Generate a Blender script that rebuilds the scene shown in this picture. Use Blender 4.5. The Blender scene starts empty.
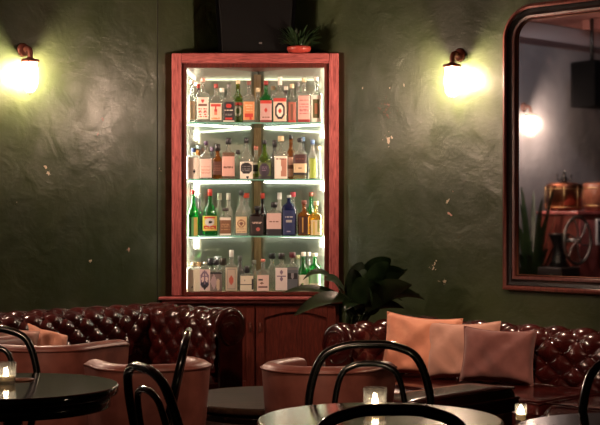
import bpy, math, random
from mathutils import Vector, Matrix
PI = math.pi
random.seed(7)
sc = bpy.context.scene
COL = sc.collection

# ------------------------------------------------------------------ camera
cam_d = bpy.data.cameras.new('camera')
cam_d.sensor_width = 36; cam_d.lens = 84.0; cam_d.shift_y = -0.0075
cam_d.clip_start = 0.05; cam_d.clip_end = 60
cam = bpy.data.objects.new('camera', cam_d)
cam.location = (0, 0, 1.37); cam.rotation_euler = (PI/2, 0, 0)
COL.objects.link(cam); sc.camera = cam
# ------------------------------------------------------------------ world, exposure
w = bpy.data.worlds.new('world'); sc.world = w; w.use_nodes = True
w.node_tree.nodes['Background'].inputs[0].default_value = (0.010, 0.009, 0.010, 1)
w.node_tree.nodes['Background'].inputs[1].default_value = 0.5
sc.view_settings.view_transform = 'Standard'; sc.view_settings.look = 'None'
sc.view_settings.gamma = 1.0; sc.view_settings.use_curve_mapping = False
sc.view_settings.exposure = 0.0
sc.cycles.max_bounces = 8; sc.cycles.transparent_max_bounces = 40
sc.cycles.caustics_reflective = False; sc.cycles.caustics_refractive = False
sc.cycles.use_denoising = True
sc.cycles.sample_clamp_indirect = 4.0

def spot(name, loc, target, power, col, ang, blend=0.6, size=0.12):
    l = bpy.data.lights.new(name, 'SPOT'); l.energy = power; l.color = col
    l.spot_size = math.radians(ang); l.spot_blend = blend; l.shadow_soft_size = size
    o = bpy.data.objects.new(name, l); o.location = loc
    o.rotation_euler = (Vector(target) - Vector(loc)).to_track_quat('-Z', 'Y').to_euler()
    COL.objects.link(o); return o
# ceiling downlights above and in front of the picture; last two are added fills
WARM = (1.0, 0.62, 0.42)
spot('ceiling_spot_right', (0.75, 5.7, 3.0), (0.93, 8.5, 0.28), 380, WARM, 34, 0.9)
spot('ceiling_spot_middle', (0.15, 4.3, 3.0), (0.05, 5.9, 0.6), 110, WARM, 36, 0.9)
spot('ceiling_spot_left', (-1.0, 4.7, 3.0), (-1.05, 6.7, 0.6), 110, WARM, 40, 0.9)
spot('ceiling_spot_front', (0.0, 1.5, 2.9), (0.0, 5.9, 0.45), 150, WARM, 15, 0.8)
spot('ceiling_spot_front_left', (-0.9, 1.8, 2.9), (-1.05, 6.4, 0.45), 150, WARM, 14, 0.8)
spot('ceiling_spot_back_left', (-1.0, 6.9, 3.0), (-1.5, 8.8, 0.3), 9, WARM, 42, 0.9)
spot('cabinet_fill_spot', (0.9, 6.9, 3.0), (-0.15, 10.0, 1.5), 50, WARM, 24, 1.0)  # added fill that brightens the oak frame, more on its right side
spot('plaster_fill_spot', (-1.1, 8.0, 3.0), (-3.4, 7.4, 2.0), 60, (1, 0.86, 0.84), 80, 0.7)  # added fill for the plaster wall and trim that the mirror shows

# ------------------------------------------------------------------ materials
MATS = {}
def P(name, col, rough=0.5, metal=0.0, spec=0.5, coat=0.0, sheen=0.0):
    if name in MATS: return MATS[name]
    m = bpy.data.materials.new(name); m.use_nodes = True
    b = m.node_tree.nodes['Principled BSDF']
    b.inputs['Base Color'].default_value = (*col, 1)
    b.inputs['Roughness'].default_value = rough
    b.inputs['Metallic'].default_value = metal
    b.inputs['Specular IOR Level'].default_value = spec
    b.inputs['Coat Weight'].default_value = coat
    b.inputs['Sheen Weight'].default_value = sheen
    MATS[name] = m; return m
def nodes(m): return m.node_tree.nodes, m.node_tree.links, m.node_tree.nodes['Principled BSDF']
def tex(m, kind='noise', scale=5, vec=(1, 1, 1), detail=4, coord='Object', **kw):
    n, l, b = nodes(m)
    tc = n.new('ShaderNodeTexCoord'); mp = n.new('ShaderNodeMapping')
    mp.inputs['Scale'].default_value = vec
    l.new(tc.outputs[coord], mp.inputs[0])
    if kind == 'noise':
        t = n.new('ShaderNodeTexNoise'); t.inputs['Scale'].default_value = scale; t.inputs['Detail'].default_value = detail
        t.inputs['Distortion'].default_value = kw.get('dist', 0)
        l.new(mp.outputs[0], t.inputs['Vector']); return t.outputs['Fac']
    if kind == 'wave':
        t = n.new('ShaderNodeTexWave'); t.inputs['Scale'].default_value = scale
        t.inputs['Distortion'].default_value = kw.get('dist', 6); t.inputs['Detail'].default_value = detail
        l.new(mp.outputs[0], t.inputs['Vector']); return t.outputs['Fac']
def ramp(m, src, stops):
    n, l, b = nodes(m)
    r = n.new('ShaderNodeValToRGB')
    while len(r.color_ramp.elements) < len(stops): r.color_ramp.elements.new(0.5)
    for e, (p, c) in zip(r.color_ramp.elements, stops):
        e.position = p; e.color = (*c, 1) if len(c) == 3 else c
    l.new(src, r.inputs[0]); return r.outputs[0]
def bump(m, src, strength=0.2, dist=0.01):
    n, l, b = nodes(m)
    bp = n.new('ShaderNodeBump'); bp.inputs['Strength'].default_value = strength; bp.inputs['Distance'].default_value = dist
    l.new(src, bp.inputs['Height'])
    if b.inputs['Normal'].is_linked: l.new(b.inputs['Normal'].links[0].from_socket, bp.inputs['Normal'])
    l.new(bp.outputs[0], b.inputs['Normal'])
def col_in(m, src): nodes(m)[1].new(src, nodes(m)[2].inputs['Base Color'])
def rough_in(m, src): nodes(m)[1].new(src, nodes(m)[2].inputs['Roughness'])

def glass(name, tint, haze=0.12, gloss=0.10, hcol=None):
    if name in MATS: return MATS[name]
    m = bpy.data.materials.new(name); m.use_nodes = True
    n = m.node_tree.nodes; l = m.node_tree.links; n.clear()
    out = n.new('ShaderNodeOutputMaterial'); t = n.new('ShaderNodeBsdfTransparent')
    t.inputs[0].default_value = (*tint, 1)
    g = n.new('ShaderNodeBsdfGlossy'); g.inputs['Roughness'].default_value = 0.05
    lw = n.new('ShaderNodeLayerWeight'); lw.inputs['Blend'].default_value = 0.25
    ml = n.new('ShaderNodeMath'); ml.operation = 'MULTIPLY_ADD'
    ml.inputs[1].default_value = 0.45; ml.inputs[2].default_value = gloss*0.4
    l.new(lw.outputs['Facing'], ml.inputs[0])
    d = n.new('ShaderNodeBsdfDiffuse'); d.inputs[0].default_value = (*(hcol or tint), 1)
    tr = n.new('ShaderNodeBsdfTranslucent'); tr.inputs[0].default_value = (*(hcol or tint), 1)
    m0 = n.new('ShaderNodeMixShader'); l.new(d.outputs[0], m0.inputs[1]); l.new(tr.outputs[0], m0.inputs[2])
    m1 = n.new('ShaderNodeMixShader'); m1.inputs[0].default_value = haze
    l.new(t.outputs[0], m1.inputs[1]); l.new(m0.outputs[0], m1.inputs[2])
    m2 = n.new('ShaderNodeMixShader'); l.new(ml.outputs[0], m2.inputs[0])
    l.new(m1.outputs[0], m2.inputs[1]); l.new(g.outputs[0], m2.inputs[2])
    l.new(m2.outputs[0], out.inputs[0])
    MATS[name] = m; return m
def emit(name, col, strength):
    if name in MATS: return MATS[name]
    m = bpy.data.materials.new(name); m.use_nodes = True
    n = m.node_tree.nodes; n.clear()
    out = n.new('ShaderNodeOutputMaterial'); e = n.new('ShaderNodeEmission')
    e.inputs[0].default_value = (*col, 1); e.inputs[1].default_value = strength
    m.node_tree.links.new(e.outputs[0], out.inputs[0]); MATS[name] = m; return m

def wood(name, dark, light, rough=0.35, axis='z', scale=6, coat=0.2):
    m = P(name, light, rough, coat=coat)
    v = {'z': (6, 6, 0.6), 'x': (0.6, 6, 6)}[axis]
    f = tex(m, 'noise', scale*2, v, 8, dist=1.5)
    col_in(m, ramp(m, f, [(0.25, dark), (0.7, light)]))
    bump(m, f, 0.15, 0.004); return m
M_oak = wood('red_oak_vertical', (0.11, 0.018, 0.020), (0.50, 0.135, 0.125), 0.38, 'z')
M_oakx = wood('red_oak_horizontal', (0.11, 0.018, 0.020), (0.50, 0.135, 0.125), 0.38, 'x')
M_post = wood('pale_oak', (0.26, 0.14, 0.06), (0.50, 0.31, 0.15), 0.5)
M_table = P('black_lacquer', (0.005, 0.005, 0.004), 0.07, coat=0.6)
M_table.node_tree.nodes['Principled BSDF'].inputs['IOR'].default_value = 1.6
M_table.node_tree.nodes['Principled BSDF'].inputs['Coat Roughness'].default_value = 0.055
M_table2 = P('polished_dark_mirror_top', (0.62, 0.61, 0.54), 0.13, 0.9)
M_black = P('black_bentwood', (0.006, 0.006, 0.006), 0.16, coat=0.5)
M_lowtab = wood('worn_wood_top', (0.012, 0.007, 0.005), (0.05, 0.028, 0.018), 0.42, 'x', 4, 0.0)
M_lowtab.node_tree.nodes['Principled BSDF'].inputs['Specular IOR Level'].default_value = 0.06
M_brass = P('aged_bronze', (0.20, 0.07, 0.05), 0.42, 0.6)
M_copper = P('copper', (0.26, 0.09, 0.05), 0.3, 1.0)
M_gold = P('brass', (0.55, 0.38, 0.18), 0.3, 1.0)
M_iron = P('dark_iron', (0.03, 0.03, 0.03), 0.35, 0.9)
M_tan = P('tan_leather', (0.30, 0.135, 0.090), 0.42)
f_ = tex(M_tan, 'noise', 9, detail=6)
col_in(M_tan, ramp(M_tan, f_, [(0.3, (0.15, 0.048, 0.038)), (0.7, (0.28, 0.10, 0.075))]))
bump(M_tan, tex(M_tan, 'noise', 90, detail=4), 0.12, 0.003)
M_ox = P('oxblood_leather', (0.055, 0.008, 0.007), 0.20, coat=0.35)
col_in(M_ox, ramp(M_ox, tex(M_ox, 'noise', 8, detail=5), [(0.3, (0.018, 0.0025, 0.0025)), (0.75, (0.058, 0.007, 0.006))]))
bump(M_ox, tex(M_ox, 'noise', 110, detail=3), 0.1, 0.002)
def velvet(name, c1, c2):
    m = P(name, c2, 0.85, sheen=0.3)
    col_in(m, ramp(m, tex(m, 'noise', 7, detail=6, dist=0.6), [(0.3, c1), (0.7, c2)]))
    bump(m, tex(m, 'noise', 160, detail=3), 0.3, 0.003); return m
M_pinkA = velvet('salmon_velvet', (0.54, 0.21, 0.13), (0.74, 0.36, 0.23))  # salmon, its colour raised to carry the brighter light on that cushion
M_pinkB = velvet('blush_velvet', (0.38, 0.20, 0.15), (0.56, 0.33, 0.26))
M_mauve = velvet('mauve_velvet', (0.12, 0.042, 0.038), (0.21, 0.085, 0.075))  # mauve, its colour lowered to carry the weaker light on that cushion
M_leaf = P('dark_leaf', (0.02, 0.05, 0.015), 0.32)
col_in(M_leaf, ramp(M_leaf, tex(M_leaf, 'noise', 12), [(0.3, (0.006, 0.016, 0.005)), (0.8, (0.024, 0.050, 0.018))]))
M_soil = P('soil', (0.02, 0.012, 0.008), 0.9)
M_mirror = P('mirror_glass', (0.80, 0.82, 0.84), 0.03, 1.0)
M_cabmir = P('cabinet_mirror', (0.64, 0.70, 0.60), 0.05, 0.68)
M_shelf = glass('shelf_glass', (0.82, 0.95, 0.91), 0.10, 0.25, (0.7, 0.95, 0.88))
M_glass = glass('clear_glass', (0.95, 0.96, 0.95), 0.04, 0.5)

def wall_mat(name, c_dark, c_light, rough, chips, coat=0.5):
    m = P(name, c_light, rough)
    n, l, b = nodes(m)
    b.inputs['Coat Weight'].default_value = coat; b.inputs['Coat Roughness'].default_value = 0.30; b.inputs['Specular IOR Level'].default_value = 0.15
    big = tex(m, 'noise', 1.6, detail=5, dist=0.4)
    base = ramp(m, big, [(0.3, c_dark), (0.7, c_light)])
    tc = n.new('ShaderNodeTexCoord')
    ns = n.new('ShaderNodeTexNoise'); ns.inputs['Scale'].default_value = 38; ns.inputs['Detail'].default_value = 5
    l.new(tc.outputs['Object'], ns.inputs['Vector'])
    sx = n.new('ShaderNodeSeparateXYZ'); l.new(tc.outputs['Object'], sx.inputs[0])
    cb = n.new('ShaderNodeCombineXYZ'); l.new(sx.outputs['X'], cb.inputs['X']); l.new(sx.outputs['Z'], cb.inputs['Z'])
    prev = base
    for (cx, cz, r, thr, c) in chips:
        dn = n.new('ShaderNodeVectorMath'); dn.operation = 'DISTANCE'; dn.inputs[1].default_value = (cx, 0, cz)
        l.new(cb.outputs[0], dn.inputs[0])
        mr = n.new('ShaderNodeMapRange'); mr.inputs['From Min'].default_value = r; mr.inputs['From Max'].default_value = 0
        mr.inputs['To Min'].default_value = -0.35; mr.inputs['To Max'].default_value = 0.12
        mr.clamp = False; l.new(dn.outputs['Value'], mr.inputs['Value'])
        ad = n.new('ShaderNodeMath'); ad.operation = 'ADD'; l.new(ns.outputs['Fac'], ad.inputs[0]); l.new(mr.outputs[0], ad.inputs[1])
        gt = n.new('ShaderNodeMath'); gt.operation = 'GREATER_THAN'; gt.inputs[1].default_value = thr; l.new(ad.outputs[0], gt.inputs[0])
        mx = n.new('ShaderNodeMixRGB'); l.new(gt.outputs[0], mx.inputs[0]); l.new(prev, mx.inputs[1]); mx.inputs[2].default_value = (*c, 1)
        prev = mx.outputs[0]
    l.new(prev, b.inputs['Base Color'])
    bump(m, tex(m, 'noise', 5, detail=5, dist=0.8), 0.19, 0.03)
    bump(m, tex(m, 'noise', 30, (0.5, 1, 1.2), detail=5, dist=1.0), 0.15, 0.006)
    if coat > 0: l.new(b.inputs['Normal'].links[0].from_socket, b.inputs['Coat Normal'])
    if coat > 0: l.new(ramp(m, tex(m, 'noise', 4.5, detail=6, dist=0.5), [(0.35, (coat*.35,)*3), (0.62, (coat*1.25,)*3)]), b.inputs['Coat Weight'])
    rough_in(m, ramp(m, tex(m, 'noise', 3, detail=5), [(0.3, (rough-0.08,)*3), (0.7, (rough+0.08,)*3)]))
    return m

# ------------------------------------------------------------------ mesh builder
class MB:
    def __init__(s): s.v = []; s.f = []; s.m = []; s.sm = []
    def add(s, vs, fs, mi=0, smooth=True, M=None):
        k = len(s.v)
        for p in vs:
            p = Vector(p)
            s.v.append(M @ p if M is not None else p)
        for f in fs: s.f.append([i+k for i in f]); s.m.append(mi); s.sm.append(smooth)
    def box(s, c, d, mi=0, M=None, bev=0.0):
        x, y, z = d[0]/2, d[1]/2, d[2]/2; b = min(bev, x, y, z)
        if b <= 0:
            vs = [(c[0]+i*x, c[1]+j*y, c[2]+k*z) for i in (-1, 1) for j in (-1, 1) for k in (-1, 1)]
            fs = [(0, 1, 3, 2), (4, 6, 7, 5), (0, 4, 5, 1), (2, 3, 7, 6), (0, 2, 6, 4), (1, 5, 7, 3)]
            s.add(vs, fs, mi, False, M); return
        # chamfered along vertical edges and top/bottom rims
        prof = [(-z, b), (-z+b, 0), (z-b, 0), (z, b)]
        vs = []
        for zz, ins in prof:
            X, Y = x-ins, y-ins; q = b*0.7
            for (px, py) in ((X-q, -Y), (X, -Y+q), (X, Y-q), (X-q, Y), (-X+q, Y), (-X, Y-q), (-X, -Y+q), (-X+q, -Y)):
                vs.append((c[0]+px, c[1]+py, c[2]+zz))
        fs = []
        for r in range(3):
            for i in range(8):
                fs.append((r*8+i, r*8+(i+1) % 8, (r+1)*8+(i+1) % 8, (r+1)*8+i))
        fs.append(tuple(reversed(range(8)))); fs.append(tuple(range(24, 32)))
        s.add(vs, fs, mi, False, M)
    def lathe(s, prof, mi=0, seg=20, M=None, c=(0, 0, 0), sx=1, sy=1, exp=None):
        # prof: (r, z); exp: optional list of superellipse exponents per ring
        vs = []
        for k, (r, z) in enumerate(prof):
            e = exp[k] if exp else 2
            for i in range(seg):
                a = 2*PI*(i+0.5)/seg; ca, sa = math.cos(a), math.sin(a)
                q = (abs(ca)**e+abs(sa)**e)**(-1/e)
                kx = sx[k] if isinstance(sx, (list, tuple)) else sx
                ky = sy[k] if isinstance(sy, (list, tuple)) else sy
                vs.append((c[0]+r*q*ca*kx, c[1]+r*q*sa*ky, c[2]+z))
        fs = []
        for k in range(len(prof)-1):
            for i in range(seg):
                j = (i+1) % seg
                fs.append((k*seg+i, k*seg+j, (k+1)*seg+j, (k+1)*seg+i))
        if prof[0][0] > 1e-6: fs.append(tuple(reversed(range(seg))))
        if prof[-1][0] > 1e-6: fs.append(tuple((len(prof)-1)*seg+i for i in range(seg)))
        s.add(vs, fs, mi, True, M)
    def tube(s, pts, r, mi=0, seg=8, M=None, closed=False, taper=None):
        pts = [Vector(p) for p in pts]; n = len(pts); vs = []; fs = []
        up = None
        for i, p in enumerate(pts):
            a = pts[(i-1) % n] if (closed or i > 0) else p
            b = pts[(i+1) % n] if (closed or i < n-1) else p
            t = (b-a).normalized()
            if up is None:
                up = t.orthogonal().normalized()
            up = (up - t*up.dot(t)).normalized(); sd = t.cross(up)
            rr = taper[i] if taper else r
            for k in range(seg):
                an = 2*PI*k/seg
                vs.append(p + up*math.cos(an)*rr + sd*math.sin(an)*rr)
        for i in range(n if closed else n-1):
            j = (i+1) % n
            for k in range(seg):
                q = (k+1) % seg
                fs.append((i*seg+k, i*seg+q, j*seg+q, j*seg+k))
        if not closed:
            fs.append(tuple(reversed(range(seg)))); fs.append(tuple((n-1)*seg+k for k in range(seg)))
        s.add(vs, fs, mi, True, M)
    def grid(s, fn, nu, nv, mi=0, M=None, smooth=True, fmi=None, closed_v=False):
        vs = [fn(i/nu, j/nv) for i in range(nu+1) for j in range(nv+1)]
        k = len(s.v)
        for p in vs:
            p = Vector(p); s.v.append(M @ p if M is not None else p)
        for i in range(nu):
            for j in range(nv):
                s.f.append([k+i*(nv+1)+j, k+(i+1)*(nv+1)+j, k+(i+1)*(nv+1)+j+1, k+i*(nv+1)+j+1])
                s.m.append(fmi(i, j) if fmi else mi); s.sm.append(smooth)
    def build(s, name, mats, parent=None, loc=None, rot=None, recalc=True):
        me = bpy.data.meshes.new(name)
        me.from_pydata([tuple(v) for v in s.v], [], s.f)
        if not isinstance(mats, (list, tuple)): mats = [mats]
        for m in mats: me.materials.append(m)
        me.polygons.foreach_set('material_index', s.m)
        me.polygons.foreach_set('use_smooth', s.sm)
        if recalc:
            import bmesh
            bm = bmesh.new(); bm.from_mesh(me); bmesh.ops.recalc_face_normals(bm, faces=bm.faces); bm.to_mesh(me); bm.free()
        me.update()
        o = bpy.data.objects.new(name, me); COL.objects.link(o)
        if parent: o.parent = parent
        if loc: o.location = loc
        if rot: o.rotation_euler = rot
        return o
def tag(o, label=None, cat=None, group=None, kind=None):
    if label: o['label'] = label
    if cat: o['category'] = cat
    if group: o['group'] = group
    if kind: o['kind'] = kind
    return o
def thing(name, label, cat, loc=(0, 0, 0), rz=0, group=None):
    o = bpy.data.objects.new(name, None); o.empty_display_size = 0.1; COL.objects.link(o)
    o.location = loc; o.rotation_euler = (0, 0, rz)
    return tag(o, label, cat, group)
def copy_tree(o, parent=None):
    c = o.copy(); COL.objects.link(c); c.parent = parent
    for ch in [x for x in bpy.data.objects if x.parent == o]: copy_tree(ch, c)
    return c
def struct(mb, name, mats, **k):
    return tag(mb.build(name, mats, **k), kind='structure')
def crom(pts, n=8, closed=False):
    P_ = [Vector(p) for p in pts]; out = []; N = len(P_)
    for i in range(N if closed else N-1):
        if closed: a, b, c, d = P_[(i-1) % N], P_[i], P_[(i+1) % N], P_[(i+2) % N]
        else: a, b, c, d = P_[max(i-1, 0)], P_[i], P_[i+1], P_[min(i+2, N-1)]
        for k in range(n):
            t = k/n
            out.append(0.5*((2*b)+(c-a)*t+(2*a-5*b+4*c-d)*t*t+(3*b-a-3*c+d)*t**3))
    if not closed: out.append(P_[-1])
    return out

# ------------------------------------------------------------------ the room: a corner seen head-on, walls at 45 degrees
CX, CY = -0.325, 10.66
R2 = math.sqrt(0.5)
def left_t(px):  k = (px-300)/1400; return (CX - k*CY)/(1-k)       # X = CX-t, Y = CY-t
def right_t(px): k = (px-300)/1400; return (k*CY - CX)/(1+k)       # X = CX+t, Y = CY-t
def onleft(px, py):
    t = left_t(px); Y = CY-t; return t/R2, 1.37-(py-208)/1400*Y     # distance along the wall, height
def onright(px, py):
    t = right_t(px); Y = CY-t; return t/R2, 1.37-(py-208)/1400*Y
CEIL = 3.12
PINK = (0.62, 0.34, 0.26); PALE = (0.60, 0.50, 0.36); BRN = (0.10, 0.045, 0.02)
def chips(fn, lst, sgn):
    out = []
    for (px, py, r, thr, c) in lst:
        s_, z = fn(px, py); out.append((sgn*s_, z, r, thr, c))
    return out
chR = chips(onright, [(448, 202, .10, .60, PALE), (449, 214, .09, .60, PINK), (434, 265, .12, .60, PALE), (443, 281, .10, .60, PALE),
        (386, 110, .30, .62, BRN), (362, 88, .04, .56, PALE), (389, 88, .04, .56, PALE), (404, 86, .03, .56, PALE), (388, 139, .14, .60, PALE),
        (452, 190, .06, .60, PINK), (385, 262, .05, .57, PALE)], 1)
chL = chips(onleft, [(48, 172, .10, .59, PALE), (46, 168, .05, .56, PALE), (128, 250, .05, .55, PINK), (90, 262, .05, .58, PALE), (15, 205, .06, .60, PALE),
        (103, 119, .05, .53, BRN), (98, 134, .05, .55, BRN), (42, 238, .05, .58, PALE), (160, 170, .04, .58, PALE)], -1)
G1, G2 = (0.024, 0.039, 0.014), (0.048, 0.063, 0.026)
M_wallR = wall_mat('green_gloss_paint_right', G1, G2, 0.36, chR)
M_wallL = wall_mat('green_gloss_paint_left', G1, G2, 0.36, chL)
M_grey = wall_mat('grey_plaster', (0.12, 0.12, 0.135), (0.22, 0.22, 0.24), 0.6, [], 0.0)
M_plain = P('dark_green_plain', (0.05, 0.06, 0.035), 0.6)
M_floor = wood('dark_floorboards', (0.012, 0.007, 0.005), (0.04, 0.022, 0.015), 0.35, 'x', 3)
M_ceil = P('red_brown_ceiling', (0.16, 0.055, 0.045), 0.6)
M_white = P('painted_trim_grey', (0.50, 0.48, 0.52), 0.6)

TL = 2.75   # green paint ends here on the left wall, beyond the picture's left edge (along-wall metres)
b = MB(); b.box((4.6, 0.06, CEIL/2), (9.2, 0.12, CEIL)); 
struct(b, 'wall_right', M_wallR, loc=(CX, CY, 0), rot=(0, 0, -PI/4))
b = MB(); b.box((-TL/2, 0.06, CEIL/2), (TL, 0.12, CEIL))
struct(b, 'wall_left', M_wallL, loc=(CX, CY, 0), rot=(0, 0, PI/4))
b = MB(); b.box((-(TL+9.2)/2, 0.06, CEIL/2), (9.2-TL, 0.12, CEIL))
struct(b, 'wall_left_plaster', M_grey, loc=(CX, CY, 0), rot=(0, 0, PI/4))
b = MB(); b.box((-(TL+9.2)/2, -0.012, 2.93), (9.2-TL, 0.03, 0.05)); b.box((-(TL+9.2)/2, -0.02, 2.95), (9.2-TL, 0.04, 0.014))
struct(b, 'trim_1', P('dark_moulding', (0.07, 0.045, 0.05), 0.5), loc=(CX, CY, 0), rot=(0, 0, PI/4))
b = MB(); b.box((-(TL+9.2)/2, -0.008, 3.04), (9.2-TL, 0.02, 0.15))
struct(b, 'trim_2', M_white, loc=(CX, CY, 0), rot=(0, 0, PI/4))
XL, XR, YB = CX-9.2*R2, CX+9.2*R2, -2.0
YS = CY-9.2*R2
for nm, c, d in (('wall_back', ((XL+XR)/2, YB-0.06, CEIL/2), (XR-XL, 0.12, CEIL)),
                 ('wall_side_left', (XL-0.06, (YB+YS)/2, CEIL/2), (0.12, YS-YB, CEIL)),
                 ('wall_side_right', (XR+0.06, (YB+YS)/2, CEIL/2), (0.12, YS-YB, CEIL))):
    b = MB(); b.box(c, d); struct(b, nm, M_plain)
b = MB(); b.box(((XL+XR)/2, 4.4, -0.05), (XR-XL+0.3, 13.2, 0.1)); struct(b, 'floor', M_floor)
b = MB(); b.box(((XL+XR)/2, 4.4, CEIL+0.05), (XR-XL+0.3, 13.2, 0.1)); struct(b, 'ceiling', M_ceil)
for k in range(7):   # ceiling joists, parallel to the right wall
    b = MB(); dd = 1.0+k*0.95
    b.box((4.4, -dd, CEIL-0.045), (8.0, 0.07, 0.09)); struct(b, 'ceiling_joist', M_ceil, loc=(CX, CY, 0), rot=(0, 0, -PI/4))
b = MB(); sx, sz = onleft(157.3, 200)
b.box((-sx, -0.001, CEIL/2), (0.007, 0.004, CEIL)); struct(b, 'trim_3', P('seam_dark', (0.01, 0.012, 0.006), 0.8), loc=(CX, CY, 0), rot=(0, 0, PI/4))
for nm, sg, L0, rz, mm in (('baseboard_left', -1, 0.95, PI/4, M_oakx), ('baseboard_right', 1, 0.95, -PI/4, M_oakx)):
    b = MB(); b.box((sg*(L0+8.9)/2, -0.009, 0.07), (8.9-L0, 0.018, 0.14)); struct(b, nm, mm, loc=(CX, CY, 0), rot=(0, 0, rz))

# ------------------------------------------------------------------ corner display cabinet (origin on the floor, front plane y=0)
KX, KY = -0.32, 10.0
cab = thing('display_cabinet', 'tall red oak corner cabinet with lit mirrored glass shelves of spirits', 'cabinet', (KX, KY, 0))
ZB, ZT = 0.77, 2.375; HW = 0.493; OW = 0.597
b = MB()   # face frame
b.box((-(OW-0.035), 0.03, (0.742+2.477)/2), (0.07, 0.06, 2.477-0.742), 0, bev=0.006)
b.box(((OW-0.035), 0.03, (0.742+2.477)/2), (0.07, 0.06, 2.477-0.742), 0, bev=0.006)
b.box((0, 0.029, 2.477-0.036), (2*OW-0.14, 0.058, 0.072), 1, bev=0.005)
b.build('face_frame', [M_oak, M_oakx], cab)
b = MB()
DK = wood('dark_red_oak', (0.035, 0.006, 0.004), (0.13, 0.022, 0.015), 0.4, 'z')
for s in (-1, 1): b.box((s*(HW+0.018), 0.045, (ZB+ZT)/2), (0.036, 0.05, ZT-ZB+0.06), 0, bev=0.004)
b.box((0, 0.045, ZT+0.016), (2*HW, 0.05, 0.032), 0, bev=0.004)
b.box((0, 0.045, ZB-0.014), (2*HW, 0.05, 0.028), 0, bev=0.004)
b.build('inner_bead', DK, cab)
SD = 0.115; CD = SD+HW-0.01    # side depth, depth of the corner
b = MB()   # carcass: sides, top, bottom as one triangular prism shell
for s in (-1, 1): b.box((s*(HW+0.034), 0.072, (ZB+ZT)/2), (0.008, 0.05, ZT-ZB+.03))
def tri(z, th, mi):
    o_ = [(-HW-.03, 0.03), (HW+.03, 0.03), (HW+.03, SD-.03), (0, CD), (-HW-.03, SD-.03)]
    n_ = len(o_); vs = [(x, y, z) for x, y in o_]+[(x, y, z+th) for x, y in o_]
    fs = [tuple(reversed(range(n_))), tuple(range(n_, 2*n_))]+[(i, (i+1) % n_, n_+(i+1) % n_, n_+i) for i in range(n_)]
    b.add(vs, fs, mi, False)
CR = P('cream_board', (0.62, 0.52, 0.36), 0.5)
tri(ZB-0.02, 0.02, 0); tri(ZT+0.028, 0.012, 0)
b.build('carcass', CR, cab)
for s in (-1, 1):
    b = MB(); x0, y0, x1, y1 = s*(HW+.03), SD-.03, 0, CD
    nx, ny = (y1-y0), -(x1-x0); L = math.hypot(nx, ny); nx, ny = nx/L*0.004, ny/L*0.004
    if ny < 0: nx, ny = -nx, -ny
    vs = [(x0, y0, ZB), (x1, y1, ZB), (x1, y1, ZT+.028), (x0, y0, ZT+.028)]
    vs += [(x+nx, y+ny, z) for x, y, z in vs]
    b.add(vs, [(0, 1, 2, 3), (7, 6, 5, 4), (0, 4, 5, 1), (1, 5, 6, 2), (2, 6, 7, 3), (3, 7, 4, 0)], 0, False)
    b.build('mirror_back', M_cabmir, cab)
b = MB(); b.box((0.0, CD-0.035, (ZB+ZT)/2), (0.056, 0.03, ZT-ZB)); b.build('corner_post', M_post, cab)
SH = [1.984, 1.577, 1.170]
LED = emit('led_strip_glow', (1.0, 0.93, 0.76), 60.0)
for z in SH:
    b = MB(); o_ = [(-HW+0.010, 0.035), (HW-0.010, 0.035), (HW-0.010, SD-0.004), (0.032, CD-0.052), (-0.032, CD-0.052), (-HW+0.010, SD-0.004)]
    n_ = 6; vs = [(x, y, z-0.010) for x, y in o_]+[(x, y, z) for x, y in o_]
    fs = [tuple(reversed(range(n_))), tuple(range(n_, 2*n_))]+[(i, (i+1) % n_, n_+(i+1) % n_, n_+i) for i in range(n_)]
    b.add(vs, fs, 0, False)
    sh = b.build('glass_shelf', M_shelf, cab)
    b = MB(); b.box((0, 0.036, z-0.005), (2*HW-0.03, 0.004, 0.0098)); b.build('polished_edge', glass('shelf_edge', (0.35, 0.85, 0.72), 0.75, 0.3, (0.45, 0.9, 0.78)), sh)
LED2 = emit('led_strip_soft', (1.0, 0.95, 0.80), 7.0)
for z in SH:
    for s in (-1, 1):   # fine LED strips clipped under each shelf along the mirrors
        b = MB(); a0 = Vector((s*(HW-0.02), SD-0.012, z-0.0145)); a1 = Vector((s*0.05, CD-0.075, z-0.0145))
        b.tube([a0, a1], 0.0035, 0, 6); b.build('light_strip', LED2, cab)
for s in (-1, 1):   # upright strips hidden behind the frame
    b = MB(); b.box((s*(HW+0.016), 0.078, (ZB+ZT)/2), (0.014, 0.010, ZT-ZB-0.03)); b.build('light_strip', LED, cab)
b = MB(); b.box((0, 0.078, ZT+0.016), (2*HW-0.05, 0.010, 0.012)); b.build('light_strip', LED2, cab)
# ledge and lower cupboard
b = MB(); b.box((0, 0.035, 0.724), (2*0.69, 0.13, 0.026), 0, bev=0.008); b.box((0, 0.04, 0.700), (2*0.665, 0.10, 0.024), 0, bev=0.006)
b.build('ledge', M_oakx, cab)
b = MB()
o_ = [(-0.60, 0.03), (0.60, 0.03), (0.60, 0.055), (0.01, 0.60), (-0.01, 0.60), (-0.60, 0.055)]
vs = [(x, y, 0.0) for x, y in o_]+[(x, y, 0.69) for x, y in o_]; n_ = 6
b.add(vs, [tuple(reversed(range(n_))), tuple(range(n_, 2*n_))]+[(i, (i+1) % n_, n_+(i+1) % n_, n_+i) for i in range(n_)], 0, False)
b.build('cupboard_carcass', DK, cab)
b = MB()
o_ = [(-0.59, 0.062), (0.59, 0.062), (0.02, 0.62), (-0.02, 0.62)]
vs = [(x, y, 2.40) for x, y in o_]+[(x, y, 2.45) for x, y in o_]; n_ = 4
b.add(vs, [tuple(reversed(range(n_))), tuple(range(n_, 2*n_))]+[(i, (i+1) % n_, n_+(i+1) % n_, n_+i) for i in range(n_)], 0, False)
b.build('top_board', M_oakx, cab)
MDK = wood('mid_red_oak', (0.045, 0.008, 0.005), (0.17, 0.032, 0.020), 0.4, 'z')
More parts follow.
